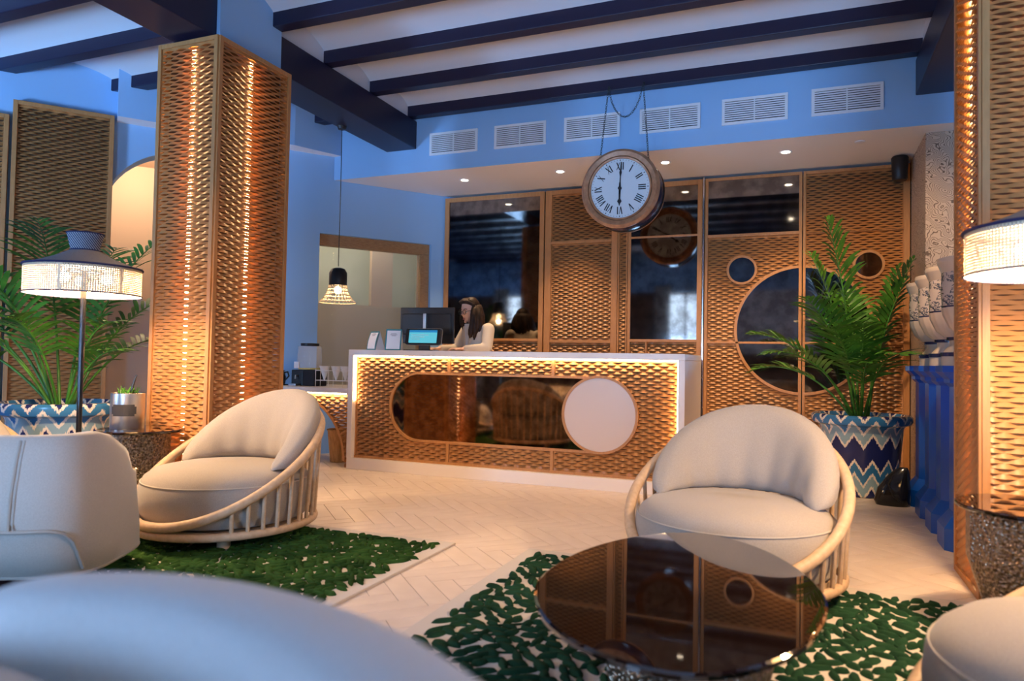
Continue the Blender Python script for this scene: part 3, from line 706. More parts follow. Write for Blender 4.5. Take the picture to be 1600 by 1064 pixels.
# ================================================================== CLOCK
ck = thing('hanging_clock', 'large round double-faced station clock hanging on chains before the mirrors', 'clock', (-1.462, 6.10, 2.49))
CRR = .335
TC = lambda y0, s: (lambda u, v, w: (u * s, y0 - s * w, v))
mb = MB(); prof = [(.24, -.125), (CRR - .01, -.115), (CRR, -.09), (CRR, .09), (CRR - .01, .115), (.24, .125)]
n = 64; rings = [[(r * math.cos(2 * PI * k / n), y, r * math.sin(2 * PI * k / n)) for k in range(n)] for r, y in prof]
mb.loft(rings).build('case', 'clockcase', ck, True)
def face(s, hour_a, min_a):
    T = TC(-.125 * s, s)
    def rr(prof_):
        m2 = MB(); rg = [[T(r * math.cos(2 * PI * k / n), r * math.sin(2 * PI * k / n), w) for k in range(n)] for r, w in prof_]; m2.loft(rg, False); return m2
    rr([(CRR + .004, -.02), (CRR + .004, .0), (CRR - .02, .022), (CRR - .055, .014), (CRR - .06, .0)]).build('rim', 'clockrim', ck, True)
    rr([(CRR - .058, .0), (CRR - .066, .016), (CRR - .078, .012), (CRR - .082, .002)]).build('bezel', 'clockrim', ck, True)
    fr = .262
    MB().prism(circle(0, 0, fr, 64), -.002, .003, T).build('dial', 'clockface', ck)
    mb = [MB()]
    def bar(x0, y0, x1, y1, w, z0=.003, z1=.0055):
        d = Vector((x1 - x0, y1 - y0)).normalized(); nrm = Vector((-d.y, d.x)) * w / 2
        mb[0].prism([(x0 - nrm.x, y0 - nrm.y), (x1 - nrm.x, y1 - nrm.y), (x1 + nrm.x, y1 + nrm.y), (x0 + nrm.x, y0 + nrm.y)], z0, z1, T)
    nums = ['XII', 'I', 'II', 'III', 'IIII', 'V', 'VI', 'VII', 'VIII', 'IX', 'X', 'XI']
    for h, tx in enumerate(nums):
        a = PI / 2 - 2 * PI * h / 12; ux, uy = math.cos(a), math.sin(a); tx_, ty_ = uy, -ux     # outwards; rightwards
        wd = {'I': .017, 'V': .036, 'X': .036}; tot = sum(wd[c] for c in tx); off = -tot / 2; r0, r1 = .158, .222
        P = lambda q, r: (tx_ * q + ux * r, ty_ * q + uy * r)
        for c in tx:
            w = wd[c]; m_ = off + w / 2
            if c == 'I': bar(*P(m_, r0), *P(m_, r1), .0085)
            elif c == 'V': bar(*P(m_ - .013, r1), *P(m_, r0), .0085); bar(*P(m_ + .012, r1), *P(m_, r0), .004)
            else: bar(*P(m_ - .013, r1), *P(m_ + .013, r0), .0085); bar(*P(m_ + .013, r1), *P(m_ - .013, r0), .004)
            off += w
        mb[0].build('numeral', 'ink', ck); mb[0] = MB()
    for k in range(60):
        a = 2 * PI * k / 60; b = .238 if k % 5 else .234
        bar(b * math.cos(a), b * math.sin(a), .246 * math.cos(a), .246 * math.sin(a), .002 if k % 5 else .006)
    q = mb[0].build('minute_track', 'ink', ck); q['kind'] = 'stuff'
    mb = MB()
    for ang, ln, wdt, sp_ in ((hour_a, .150, .026, .6), (min_a, .225, .014, .45)):
        dx, dy = math.sin(ang), math.cos(ang); nx, ny = dy, -dx
        pr = [(-.05, .006), (0, wdt * .35), (ln * sp_, wdt * .28), (ln * (sp_ + .15), wdt * .75), (ln * (sp_ + .28), wdt * .25), (ln, .002)]
        poly = [(dx * t - nx * w, dy * t - ny * w) for t, w in pr] + [(dx * t + nx * w, dy * t + ny * w) for t, w in pr[::-1]]
        mb.prism(poly, .007, .010, T)
    mb.prism(circle(0, 0, .016, 20), .006, .013, T)
    mb.build('hands', 'ink', ck)
face(1, R(181), R(2)); face(-1, R(235), R(60))
def chain_pts(pts, name, parent):
    mb = MB(); tot = 0; k = 0; L_ = .026
    for a, b in zip(pts[:-1], pts[1:]):
        a, b = Vector(a), Vector(b); n_ = max(1, round((b - a).length / (L_ * .78))); d = (b - a) / n_; q = d.normalized()
        o1 = q.orthogonal().normalized(); o2 = q.cross(o1)
        for i in range(n_):
            c = a + d * (i + .5); o_ = o1 if k % 2 else o2; k += 1
            mb.tube([c + q * (L_ / 2 * math.cos(t)) + o_ * (.0075 * math.sin(t)) for t in [2 * PI * j / 8 for j in range(8)]], .0021, 4, True)
    return mb.build(name, 'chain', parent, True)
hk = [(-.146, .0, .925), (.162, .0, .925)]
for sx, (hx, hy, hz) in zip((-1, 1), hk):
    chain_pts([(hx, hy, hz), (sx * .215, 0, .262)], 'chain', ck)
    MB().tube([(hx, hy, hz - .02), (hx + .012, hy, hz - .01), (hx + .012, hy, hz + .01), (hx, hy + .01, hz + .022), (hx, hy + .056, hz + .022)], .004, 6).build('hook', 'chain', ck, True)
    MB().tube([(sx * .215 + .012 * math.cos(t), 0, .255 + .014 * math.sin(t)) for t in [2 * PI * j / 10 for j in range(10)]], .004, 6, True).build('eyelet', 'chain', ck, True)
sag = [(hk[0][0] + (hk[1][0] - hk[0][0]) * t, 0, .925 - .27 * (1 - (2 * t - 1) ** 2) ** .75) for t in [i / 10 for i in range(11)]]
chain_pts(sag, 'chain', ck)

# ================================================================== PENDANT
pd = thing('pendant_lamp', 'small pendant lamp with black socket and flared wire shade by the interior window', 'pendant lamp', (-3.93, 5.44, 0))
pz = 1.505
MB().tube([(0, 0, ZBIG), (.004, 0, 2.6), (0, 0, pz + .33)], .0035, 6).build('cord', 'black', pd, True)
MB().lathe([(.0, ZBIG - .03), (.035, ZBIG - .028), (.045, ZBIG)], 20).build('ceiling_rose', 'black', pd, True)
MB().lathe([(.078, pz + .155), (.080, pz + .16), (.080, pz + .27), (.06, pz + .305), (.03, pz + .315)], 28).build('socket', 'black', pd, True)
mb = MB(); prof = [(.082, .155), (.086, .12), (.100, .08), (.125, .04), (.160, .006), (.163, 0)]
for k in range(24):
    a = 2 * PI * k / 24; mb.tube([(r * math.cos(a), r * math.sin(a), pz + z) for r, z in prof], .0028, 5)
for r, z in [(.084, .13), (.094, .098), (.110, .064), (.132, .032), (.163, .0)]: mb.tube([(r * math.cos(2 * PI * k / 40), r * math.sin(2 * PI * k / 40), pz + z) for k in range(40)], .0035, 5, True)
mb.build('wire_shade', 'cane', pd, True)
MB().sphere((0, 0, pz + .115), .035, 16, 10).build('bulb', 'bulb_soft', pd, True)
point('pendant_light', (-3.93, 5.44, pz + .045), 3.5, WARM, .03)

# ================================================================== THINGS ON THE DESK
def tent_card(label, x, y, rz, h=.185, w=.135, curve=.0):
    t = thing('desk_card', label, 'card', (x, y, DZ), rz, 'information cards on the desk')
    def T(u, v, w_): return (u, -.055 + .050 * (v / h) - curve * math.sin(PI * v / h) - w_, v)
    def panel(poly, z0, z1, nm, m): MB().prism(poly, z0, z1, T).build(nm, m, t)
    n = 8
    mb = MB()
    for i in range(n): mb.prism([(-w / 2, h * i / n), (w / 2, h * i / n), (w / 2, h * (i + 1) / n), (-w / 2, h * (i + 1) / n)], -.001, .001, T)
    mb.build('front_leaf', 'teal', t)
    mb = MB()
    for i in range(n):
        a, b = .014 + (h - .028) * i / n, .014 + (h - .028) * (i + 1) / n
        mb.prism([(-w / 2 + .012, a), (w / 2 - .012, a), (w / 2 - .012, b), (-w / 2 + .012, b)], .001, .0018, T)
    mb.build('print_area', 'card', t)
    mb = MB()
    for j, (zz, ww) in enumerate(((.155, .05), (.145, .065), (.135, .04))): mb.prism([(-ww / 2, zz), (ww / 2, zz), (ww / 2, zz + .005), (-ww / 2, zz + .005)], .0018, .0024, T)
    mb.build('text_line', 'greyprint', t)
    MB().add([(-w / 2, -.004, h), (w / 2, -.004, h), (w / 2, .06, 0), (-w / 2, .06, 0), (-w / 2, -.006, h), (w / 2, -.006, h), (w / 2, .058, 0), (-w / 2, .058, 0)], [(0, 1, 2, 3), (7, 6, 5, 4), (0, 4, 5, 1), (1, 5, 6, 2), (2, 6, 7, 3), (3, 7, 4, 0)]).build('rear_leaf', 'card', t)
    MB().add([(w / 2, -.054, 0), (w / 2, .058, 0), (w / 2, -.005, h)], [(0, 1, 2)]).build('side_leaf', 'card', t)
    return t
tent_card('curved white information card with a dark teal border on the desk', -3.745, 5.80, R(-20), .18, .135, .012)
tent_card('upright white information card with a soft blue border beside the tablet terminal', -3.545, 5.80, R(18), .20, .150)
mo = thing('computer_monitor', 'black computer monitor with a slim steel stand on the reception desk', 'monitor', (-3.34, 6.06, DZ), R(6))
MB().cbox(-.275, .275, -.015, .015, .075, .42, .006).build('panel', 'black', mo)
MB().cbox(-.25, .25, -.03, -.014, .16, .36, .008).build('rear_housing', 'black', mo)
MB().cbox(-.025, .005, -.052, -.030, .0, .36, .004).build('stand', 'metal', mo); MB().cbox(-.10, .10, -.12, .06, 0, .012, .004).build('foot', 'black', mo)
MB().tube([(.02, -.035, .33), (.03, -.05, .28), (.025, -.05, .12), (.02, -.04, .02)], .004, 6).build('cable', 'black', mo, True)
tm = thing('tablet_terminal', 'tablet terminal on a black stand showing a bright cyan screen', 'tablet', (-3.225, 5.80, DZ), R(8))
tr = R(-12)
def TT(u, v, w): return (u, -w * math.cos(tr) - (v - .12) * math.sin(tr) - .02, .13 + (v - .12) * math.cos(tr) - w * math.sin(tr) * .0)
def rrect(x0, x1, y0, y1, r, n=5):
    pts = []
    for cx, cy, a in ((x1 - r, y1 - r, 0), (x0 + r, y1 - r, 90), (x0 + r, y0 + r, 180), (x1 - r, y0 + r, 270)):
        pts += [(cx + r * math.cos(R(a + 90 * k / n)), cy + r * math.sin(R(a + 90 * k / n))) for k in range(n + 1)]
    return pts
MB().prism(rrect(-.17, .17, .045, .195, .02), -.012, .012, TT).build('body', 'black', tm)
MB().prism(rrect(-.175, .175, .04, .20, .022), -.016, -.011, TT).build('rear_case', 'metal', tm)
MB().prism(rrect(-.138, .132, .062, .182, .004), .012, .0135, TT).build('screen', 'screen', tm)
MB().prism(rrect(-.138, .132, .160, .182, .003), .0135, .0142, TT).build('screen_header', 'screen2', tm)
for q in range(3): MB().prism(rrect(-.12, .05 - .04 * q, .135 - q * .02, .139 - q * .02, .001), .0135, .0142, TT).build('screen_line', 'card', tm)
MB().cbox(-.05, .05, -.015, .03, 0, .085, .006).build('stand', 'black', tm); MB().cbox(-.07, .07, -.05, .06, 0, .01, .003).build('foot', 'black', tm)
kb = MB().cbox(-.18, .18, -.06, .06, 0, .018, .005).build('keyboard', 'black', None, False, (-3.60, 6.28, DZ)); tag(kb, 'black keyboard lying on the desk behind the monitor', 'keyboard')

# ---- things on the side counter
dp = thing('drink_dispenser', 'clear lemon water dispenser with black base on the side counter', 'dispenser', (-4.50, 5.80, SZ))
MB().cbox(-.135, .0, -.10, .10, 0, .155, .008).build('base', 'black', dp); MB().cbox(.0, .135, -.10, .10, 0, .155, .008).build('housing', 'dark', dp)
MB().lathe([(.095, .155), (.118, .17), (.118, .30), (.112, .385)], 32).build('tank', 'plastic_clear', dp, True)
MB().lathe([(.0, .157), (.108, .160), (.110, .175), (.0, .176)], 32).build('lemon_water', 'juice', dp, True)
MB().lathe([(.088, .388), (.09, .415), (.0, .418)], 32).build('lid', 'black', dp, True)
MB().cbox(-.085, -.03, -.128, -.112, .17, .235, .003).build('tag', 'card', dp); MB().cbox(-.11, -.03, -.17, -.10, .0, .022, .004).build('drip_tray', 'metal', dp)
MB().tube([(-.06, -.10, .10), (-.06, -.13, .10), (-.06, -.135, .07)], .008, 8).build('tap', 'metal', dp, True)
rk = thing('cup_rack', 'white wire rack holding paper cone cups beside the dispenser', 'rack', (-4.12, 5.74, SZ))
mb = MB()
for y in (-.037, .037):
    for z in (.06, .155): mb.tube([(-.23, y, z), (.23, y, z)], .003, 5)
    for x in (-.23, -.08, .08, .23): mb.tube([(x, y, 0), (x, y, .17)], .003, 5)
for x in (-.23, .23):
    for z in (.06, .155): mb.tube([(x, -.037, z), (x, .037, z)], .003, 5)
mb.build('wire_frame', 'wire_white', rk, True)
for k, (dx, dz) in enumerate(((-.155, 0), (-.02, 0), (.085, 0), (.19, 0))):
    o = MB().lathe([(.004, 0), (.050, .14), (.052, .143), (.048, .14), (.0, .02)], 20).build('paper_cup', 'paper', None, True, (-4.12 + dx, 5.74, SZ + .055 + dz))
    tag(o, 'white paper cone cup standing point down in the wire rack', 'cup', 'paper cone cups in the rack')
bw = thing('black_jug', 'small black coffee jug on the side counter next to the clad pillar', 'jug', (-4.78, 5.70, SZ))
MB().lathe([(.05, 0), (.058, .01), (.062, .07), (.045, .12), (.05, .135), (.045, .134), (.0, .03)], 20).build('body', 'black', bw, True)
MB().tube([(.05, 0, .11), (.10, 0, .12), (.115, 0, .08), (.06, 0, .03)], .008, 8).build('handle', 'black', bw, True)
ty = MB().prism(rrect(-.09, .09, -.06, .06, .02), 0, .012).build('serving_tray', 'black', None, False, (-4.80, 5.70, SZ - .0)); 
bw.location.z = SZ + .012; tag(ty, 'small black tray under the coffee jug', 'tray')

# ================================================================== PERSON
def limb(mb, pts, rs, n=14, sub=5):
    P = [Vector(p) for p in pts]; out = []; rr = []
    for i in range(len(P) - 1):
        for k in range(sub):
            t = k / sub; out.append(P[i].lerp(P[i + 1], t)); rr.append(rs[i] + (rs[i + 1] - rs[i]) * t)
    out.append(P[-1]); rr.append(rs[-1]); mb.tube(out, rr, n)
    for p, r in zip(P, rs): mb.sphere(p, r, 12, 8)
def remesh(o, vox, smooth=6):
    m = o.modifiers.new('fuse', 'REMESH'); m.mode = 'VOXEL'; m.voxel_size = vox; m.use_smooth_shade = True
    s = o.modifiers.new('relax', 'SMOOTH'); s.iterations = smooth; s.factor = .5
pe = thing('person', 'person with long brown hair, glasses and cream blazer standing behind the desk', 'person', (-3.085, 6.62, 0), R(-26))
# local frame: facing -Y, image-left side is -X
hd = Vector((-.02, -.07, 1.50)); hrot = Matrix.Rotation(R(2), 3, 'Z') @ Matrix.Rotation(R(12), 3, 'X')
def H(p): return hd + hrot @ Vector(p)
body = MB()
rings = []
for i in range(15):
    a = PI * i / 14 - PI / 2; z = .118 * math.sin(a)
    w = math.cos(a) ** .72 if abs(i - 7) < 7 else .02
    jaw = 1 - .30 * max(0, -math.sin(a)) ** 1.4
    rings.append([H((.076 * w * jaw * math.cos(t), .096 * w * (1 - .12 * max(0, -math.sin(a))) * math.sin(t) - .008 * max(0, -math.sin(a)), z)) for t in [2 * PI * k / 20 for k in range(20)]])
body.loft(rings)
body.loft([[H((.013 * s * math.cos(t), -.088 - d + .010 * math.sin(t), z)) for t in [2 * PI * k / 8 for k in range(8)]] for s, d, z in ((.5, .0, .022), (.8, .012, .0), (1.1, .024, -.022), (.6, .008, -.032))])   # nose
for s in (-1, 1): body.sphere(H((s * .078, .008, -.005)), (.010, .018, .030), 10, 8)      # ears
body.sphere(H((0, -.086, -.062)), (.022, .010, .006), 10, 6); body.sphere(H((0, -.085, -.072)), (.019, .010, .006), 10, 6)
body.sphere(H((0, -.078, -.098)), (.022, .016, .014), 10, 6)
limb(body, [(0, .015, 1.30), (-.005, -.01, 1.36), (-.015, -.045, 1.42)], [.062, .052, .050])
limb(body, [(0, .01, 1.29), (0, .0, 1.10), (0, .0, .95)], [.085, .10, .12])
SH = {-1: (-.165, .01, 1.315), 1: (.165, .02, 1.315)}
EL = {-1: (-.235, -.08, 1.11), 1: (.245, -.06, 1.12)}
WR = {-1: (-.175, -.33, 1.115), 1: (.10, -.23, 1.115)}
for s in (-1, 1):
    limb(body, [SH[s], EL[s], WR[s]], [.045, .036, .023])
    w = Vector(WR[s]); d = (w - Vector(EL[s])); d.z = -.01; d.normalize(); side = Vector((d.y, -d.x, 0)) * -s
    pal = w + d * .05
    body.loft([[w + d * q + side * (.030 * wd * math.cos(t)) + Vector((0, 0, .013 * math.sin(t))) for t in [2 * PI * k / 12 for k in range(12)]] for q, wd in ((.0, .7), (.03, 1.15), (.07, 1.3), (.09, 1.2))])
    for f, (off, ln) in enumerate(((.030, .062), (.010, .072), (-.010, .068), (-.030, .052))):
        b = w + d * .086 + side * off
        limb(body, [b, b + d * ln * .45 + Vector((0, 0, .008)), b + d * ln * .8 + Vector((0, 0, -.004)), b + d * ln + Vector((0, 0, -.016))], [.0092, .0088, .0080, .0068], 8, 2)
    b = w + d * .025 + side * .032
    limb(body, [b, b + d * .025 + side * .022, b + d * .055 + side * .026 + Vector((0, 0, -.01))], [.0105, .0095, .0075], 8, 2)
for s in (-1, 1):
    limb(body, [(s * .085, .0, .90), (s * .09, -.01, .50), (s * .09, .02, .09)], [.095, .058, .040])
    limb(body, [(s * .09, .02, .06), (s * .095, -.13, .032)], [.042, .034])
o = body.build('body', 'skin', pe); remesh(o, .0062, 5)
bl = MB()
def ell(c, rx, ry, n=24): return [(c[0] + rx * math.cos(2 * PI * k / n), c[1] + ry * math.sin(2 * PI * k / n), c[2]) for k in range(n)]
bl.loft([ell((0, .0, .80), .19, .135), ell((0, .0, .92), .175, .125), ell((0, .0, 1.04), .155, .112), ell((0, .0, 1.16), .165, .118), ell((0, .008, 1.26), .175, .115), ell((0, .012, 1.33), .15, .085), ell((0, .015, 1.375), .085, .065)])
for s in (-1, 1):
    w = Vector(WR[s]); e = Vector(EL[s])
    limb(bl, [SH[s], EL[s], w.lerp(e, .12)], [.066, .055, .040])
    bl.sphere((s * .155, .015, 1.325), (.062, .062, .050), 12, 8)
o = bl.build('blazer', 'blazer', pe); remesh(o, .012, 4)
MB().loft([[(x * .5 - .005, y, z) for x, y in ((-.05 * q, -.0), (0, -.012), (.05 * q, 0), (.04 * q, .03), (-.04 * q, .03))] for q, y0, z in ((.3, 0, 1.02), (.9, 0, 1.18), (1.5, 0, 1.30), (1.7, 0, 1.37))]).build('shirt_front', 'shirt', pe, True, (0, -.118, 0))
for s in (-1, 1):
    MB().prism([(s * .012, 1.06), (s * .045, 1.36), (s * .085, 1.34), (s * .075, 1.26), (s * .085, 1.24), (s * .03, 1.06)][::s], -.004, .008, lambda u, v, w: (u, -.120 + .16 * max(0, v - 1.24) + .25 * u * u * 4 - w, v)).build('lapel', 'blazer', pe)
tr_ = MB(); 
for s in (-1, 1): limb(tr_, [(s * .085, .0, .90), (s * .09, -.01, .50), (s * .09, .02, .10)], [.115, .085, .075])
tr_.loft([ell((0, 0, .80), .18, .125), ell((0, 0, .98), .16, .115)]); o = tr_.build('trousers', 'trouser', pe); remesh(o, .014, 3)
ha = MB()
rings = []
for i in range(13):                                   # skull cap of hair, open over the face
    a = PI * i / 12 - PI / 2; w = max(math.cos(a), .02) ** .8
    rings.append([H((.090 * w * math.cos(t), .022 + (.098 if math.sin(t) > 0 else .098 - .022) * w * math.sin(t), .028 + .112 * math.sin(a))) for t in [2 * PI * k / 24 for k in range(24)]])
ha.loft(rings[5:])
rnd = random.Random(3)
for k in range(34):                                   # long wavy locks
    a = R(-28 + 236 * k / 33); rx = .082; base = H((rx * math.cos(a), .030 + .080 * math.sin(a), .045))
    tip = Vector((hd.x + .115 * math.cos(a - R(20)) + .01, hd.y + .045 + .085 * math.sin(a - R(20)), 1.235 + rnd.uniform(-.03, .04)))
    if math.cos(a) > .3: tip += Vector((.0, -.05, 0))
    ph = rnd.uniform(0, 6); pts = []
    for j in range(9):
        t = j / 8; p = base.lerp(tip, t); out = Vector((math.cos(a), math.sin(a), 0))
        p += out * (.028 * math.sin(PI * t)) + Vector((math.cos(ph + t * 9), math.sin(ph + t * 9), 0)) * .010 * t
        pts.append(p)
    ha.tube(pts, [.020, .024, .026, .027, .026, .025, .022, .017, .006], 8)
for k in range(14):                                   # roots swept back from a parting
    a = R(200 + 140 * k / 13)
    ha.tube([H((.02 * math.cos(a) - .01, -.03, .132)), H((.06 * math.cos(a), -.058 - .02 * abs(math.sin(a)), .105)), H((.082 * math.cos(a), -.03 + .03 * abs(math.cos(a)), .06)), H((.092 * math.copysign(1, math.cos(a)), .02, .01))], [.010, .016, .016, .012], 7)
ha.build('hair', 'hair', pe, True, angle=0)
gl = MB()
for s in (-1, 1):
    gl.tube([H((s * .033 + .025 * math.cos(t), -.106 + .012 * abs(math.cos(t)) * .3, .004 + .021 * math.sin(t))) for t in [2 * PI * k / 20 for k in range(20)]], .0022, 6, True)
    gl.tube([H((s * .058, -.104, .010)), H((s * .080, -.05, .012)), H((s * .086, .01, .010))], .002, 5)
gl.tube([H((-.009, -.107, .010)), H((0, -.110, .014)), H((.009, -.107, .010))], .002, 5)
gl.build('glasses', 'black', pe, True)
for s in (-1, 1):
    e = MB().sphere(H((s * .033, -.080, .002)), (.013, .010, .008), 12, 8).build('eye', 'card', pe, True); MB().sphere(H((s * .033, -.0885, .001)), (.006, .003, .006), 10, 6).build('iris', 'ink', e, True)
    MB().tube([H((s * .018, -.093, .030)), H((s * .035, -.094, .035)), H((s * .054, -.082, .030))], .003, 5).build('eyebrow', 'hair', pe, True)
MB().sphere(H((0, -.0945, -.067)), (.020, .004, .007), 12, 6).build('lips', mat('lips', (.45, .12, .10), .5), pe, True)

# ================================================================== FLOOR LAMPS
def floor_lamp(label, loc):
    t = thing('floor_lamp', label, 'floor lamp', loc, 0, 'cane band floor lamps')
    RB, ZBT, ZRM = .277, 1.30, 1.445
    MB().lathe([(.17, 0), (.17, .015), (.16, .022), (.03, .026), (.02, .05)], 40).build('base', 'black', t, True)
    MB().lathe([(.014, .03), (.014, 1.48)], 14).build('pole', 'blackgloss', t, True)
    MB().lathe([(RB + .002, ZRM), (.15, 1.495), (.068, 1.538), (.064, 1.536), (.145, 1.491), (RB - .006, ZRM - .003)], 56).build('cone', 'shade_grey', t, True)
    MB().lathe([(.066, 1.535), (.088, 1.628), (.085, 1.628), (.063, 1.535)], 48).build('collar', 'weave', t, True)
    cir = lambda r, z, n=72: [(r * math.cos(2 * PI * k / n), r * math.sin(2 * PI * k / n), z) for k in range(n)]
    for r, z, w in ((RB + .003, ZRM, .006), (RB + .003, ZBT, .003), (.068, 1.537, .006), (.088, 1.628, .004)): MB().tube(cir(r, z), w, 6, True).build('trim', 'shade_navy', t, True)
    mb = MB(); n = 150
    for k in range(n):
        a = 2 * PI * k / n; da = .0062 / RB / 2 * (2.4 if k % 25 == 0 else 1)
        p = [(RB * math.cos(a + s * da), RB * math.sin(a + s * da)) for s in (-1, 1)]
        mb.add([(*p[0], ZBT), (*p[1], ZBT), (*p[1], ZRM), (*p[0], ZRM)], [(0, 1, 2, 3)])
    rows = 15
    for j in range(rows):
        z = ZBT + (ZRM - ZBT) * (j + .5) / rows; h = .0032
        c0, c1 = cir(RB - .001, z - h), cir(RB - .001, z + h)
        mb.add(c0 + c1, [(k, (k + 1) % 72, 72 + (k + 1) % 72, 72 + k) for k in range(72)])
    mb.build('cane_band', 'cane', t, fix=False)
    MB().lathe([(RB - .006, ZRM - .012), (.05, ZRM + .030), (.0, ZRM + .030)], 40).build('inner_reflector', 'cane', t, True)
    for k in range(3):
        a = R(30 + 120 * k); d = Vector((math.cos(a), math.sin(a), 0))
        MB().tube([(0, 0, 1.43), d * .08 + Vector((0, 0, 1.43)), d * .10 + Vector((0, 0, 1.41))], .008, 8).build('arm', 'black', t, True)
        MB().sphere(d * .115 + Vector((0, 0, 1.385)), .030, 14, 10).build('bulb', 'bulb', t, True)
    return t
LP = at(128, 3.85); LQ = at(1666, 2.30)
RUGZ = .014
floor_lamp('cane band floor lamp standing among the chairs in front of the palm by the arch', (LP[0], LP[1], RUGZ))
floor_lamp('cane band floor lamp beside the clad pillar near the blue pedestals', (LQ[0], LQ[1], RUGZ))
point('floor_lamp_light', (LP[0], LP[1], 1.37), 125, WARM, .06)
point('floor_lamp_light', (LQ[0], LQ[1], 1.37), 150, WARM, .06)

# ================================================================== PLANTERS AND PALMS
def planter(label, loc, s=1.):
    t = thing('ceramic_planter', label, 'planter', loc, 0, 'ikat chevron planters'); t.scale = (s, s, s)
    MB().lathe([(.25, 0), (.262, .012), (.285, .30), (.305, .52), (.318, .545), (.360, .56), (.372, .585), (.370, .615), (.355, .63), (.32, .632), (.30, .60), (.285, .58), (0, .575)], 56).build('pot', 'chevron', t, True)
    MB().lathe([(.0, .585), (.29, .58)], 40).build('soil', 'soil', t, True)
    return t
def frond_mesh(L_, lean, az, droop, rnd, nleaf=22, lw=.018, ll=.26):
    """one arching palm frond: rachis plus paired leaflets"""
    mb = MB(); N = 26; p = Vector((0, 0, 0)); pts = [p.copy()]; dirs = []; el = R(90) - lean
    for i in range(N):
        e = el - droop * (i / N) ** 1.7
        d = Vector((math.cos(e) * math.cos(az), math.cos(e) * math.sin(az), math.sin(e))); dirs.append(d); p = p + d * L_ / N; pts.append(p.copy())
    dirs.append(dirs[-1])
    mb.tube(pts, [.0105 * (1 - .85 * i / N) + .0012 for i in range(N + 1)], 6)
    for k in range(nleaf):
        t = .44 + .55 * k / (nleaf - 1); f = t * N; i = min(int(f), N - 1); c = pts[i].lerp(pts[i + 1], f - i); d = dirs[i]
        side = d.cross(Vector((0, 0, 1)));  side = side.normalized() if side.length > .05 else Vector((-math.sin(az), math.cos(az), 0)); upv = side.cross(d).normalized()
        prof = math.sin(PI * min(1, .18 + .82 * (t - .44) / .56)) ** .6
        for s in (-1, 1):
            ln = ll * prof * rnd.uniform(.85, 1.12); fwd = .55 + .8 * (t - .44); w = lw * rnd.uniform(.85, 1.15)
            dr = (side * s + d * fwd + upv * rnd.uniform(.05, .45)).normalized(); q = c.copy(); seg = 5; L0 = []; L1 = []
            wv = dr.cross(upv * .8 + side * s * -.3).normalized()
            for j in range(seg + 1):
                tt = j / seg; ww = w * (math.sin(PI * (.12 + .88 * tt)) ** .8 if j < seg else .03)
                L0.append(q - wv * ww * .5); L1.append(q + wv * ww * .5)
                dr2 = (dr + Vector((0, 0, -1)) * (.55 + rnd.uniform(0, .2)) * tt ** 1.5).normalized(); q = q + dr2 * ln / seg
            vs = L0 + L1; m_ = seg + 1
            mb.add(vs, [(a, a + 1, m_ + a + 1, m_ + a) for a in range(seg)])
    return mb
def palm(label, loc, fronds, seed, base_r=.05):
    t = thing('potted_palm', label, 'palm', loc, 0); rnd = random.Random(seed)
    for (az, lean, L_, droop, ll) in fronds:
        a = R(az); mb = frond_mesh(L_, R(lean), a, R(droop), rnd, nleaf=int(11 + L_ * 6), ll=ll * 1.12, lw=.030)
        mb.build('frond', 'green', t, True, (base_r * math.cos(a), base_r * math.sin(a), 0), fix=False, angle=0)
    return t
# azimuth: 0 = +X (image right), 180 = image left, 270 = towards the camera
PR = (.425, 6.42)
planter('blue and white chevron planter standing before the circle-mirror doors', (PR[0], PR[1], 0))
palm('tall green palm in front of the circle-mirror doors', (PR[0], PR[1], .575),
     [(200, 3, 1.66, 14, .30), (160, 7, 1.45, 22, .30), (190, 26, 1.15, 70, .26), (215, 30, 1.05, 80, .25), (180, 36, .98, 85, .24), (338, 7, 1.34, 22, .20), (285, 30, 1.00, 75, .24),
      (320, 9, 1.18, 22, .20), (250, 22, 1.0, 55, .26), (268, 20, 1.0, 55, .24), (270, 30, .85, 70, .24), (100, 12, 1.2, 30, .26), (20, 6, 1.30, 16, .20), (230, 16, 1.15, 45, .28)], 5)
PL = at(101, 4.95)
planter('blue and white chevron planter behind the floor lamp by the arch', (PL[0], PL[1], 0), 1.06)
palm('green palm behind the floor lamp, next to the arched recess', (PL[0], PL[1], .61),
     [(205, 20, 1.70, 60, .32), (190, 32, 1.5, 85, .30), (225, 28, 1.4, 80, .28), (75, 22, 1.25, 60, .26), (85, 34, 1.10, 80, .24), (345, 24, .95, 70, .24), (80, 12, 1.45, 40, .28),
      (160, 12, 1.60, 40, .32), (270, 16, 1.20, 50, .30), (300, 26, 1.0, 70, .26), (240, 28, 1.1, 70, .28), (120, 16, 1.5, 45, .30), (200, 44, 1.25, 80, .26), (350, 36, .80, 60, .20)], 11)

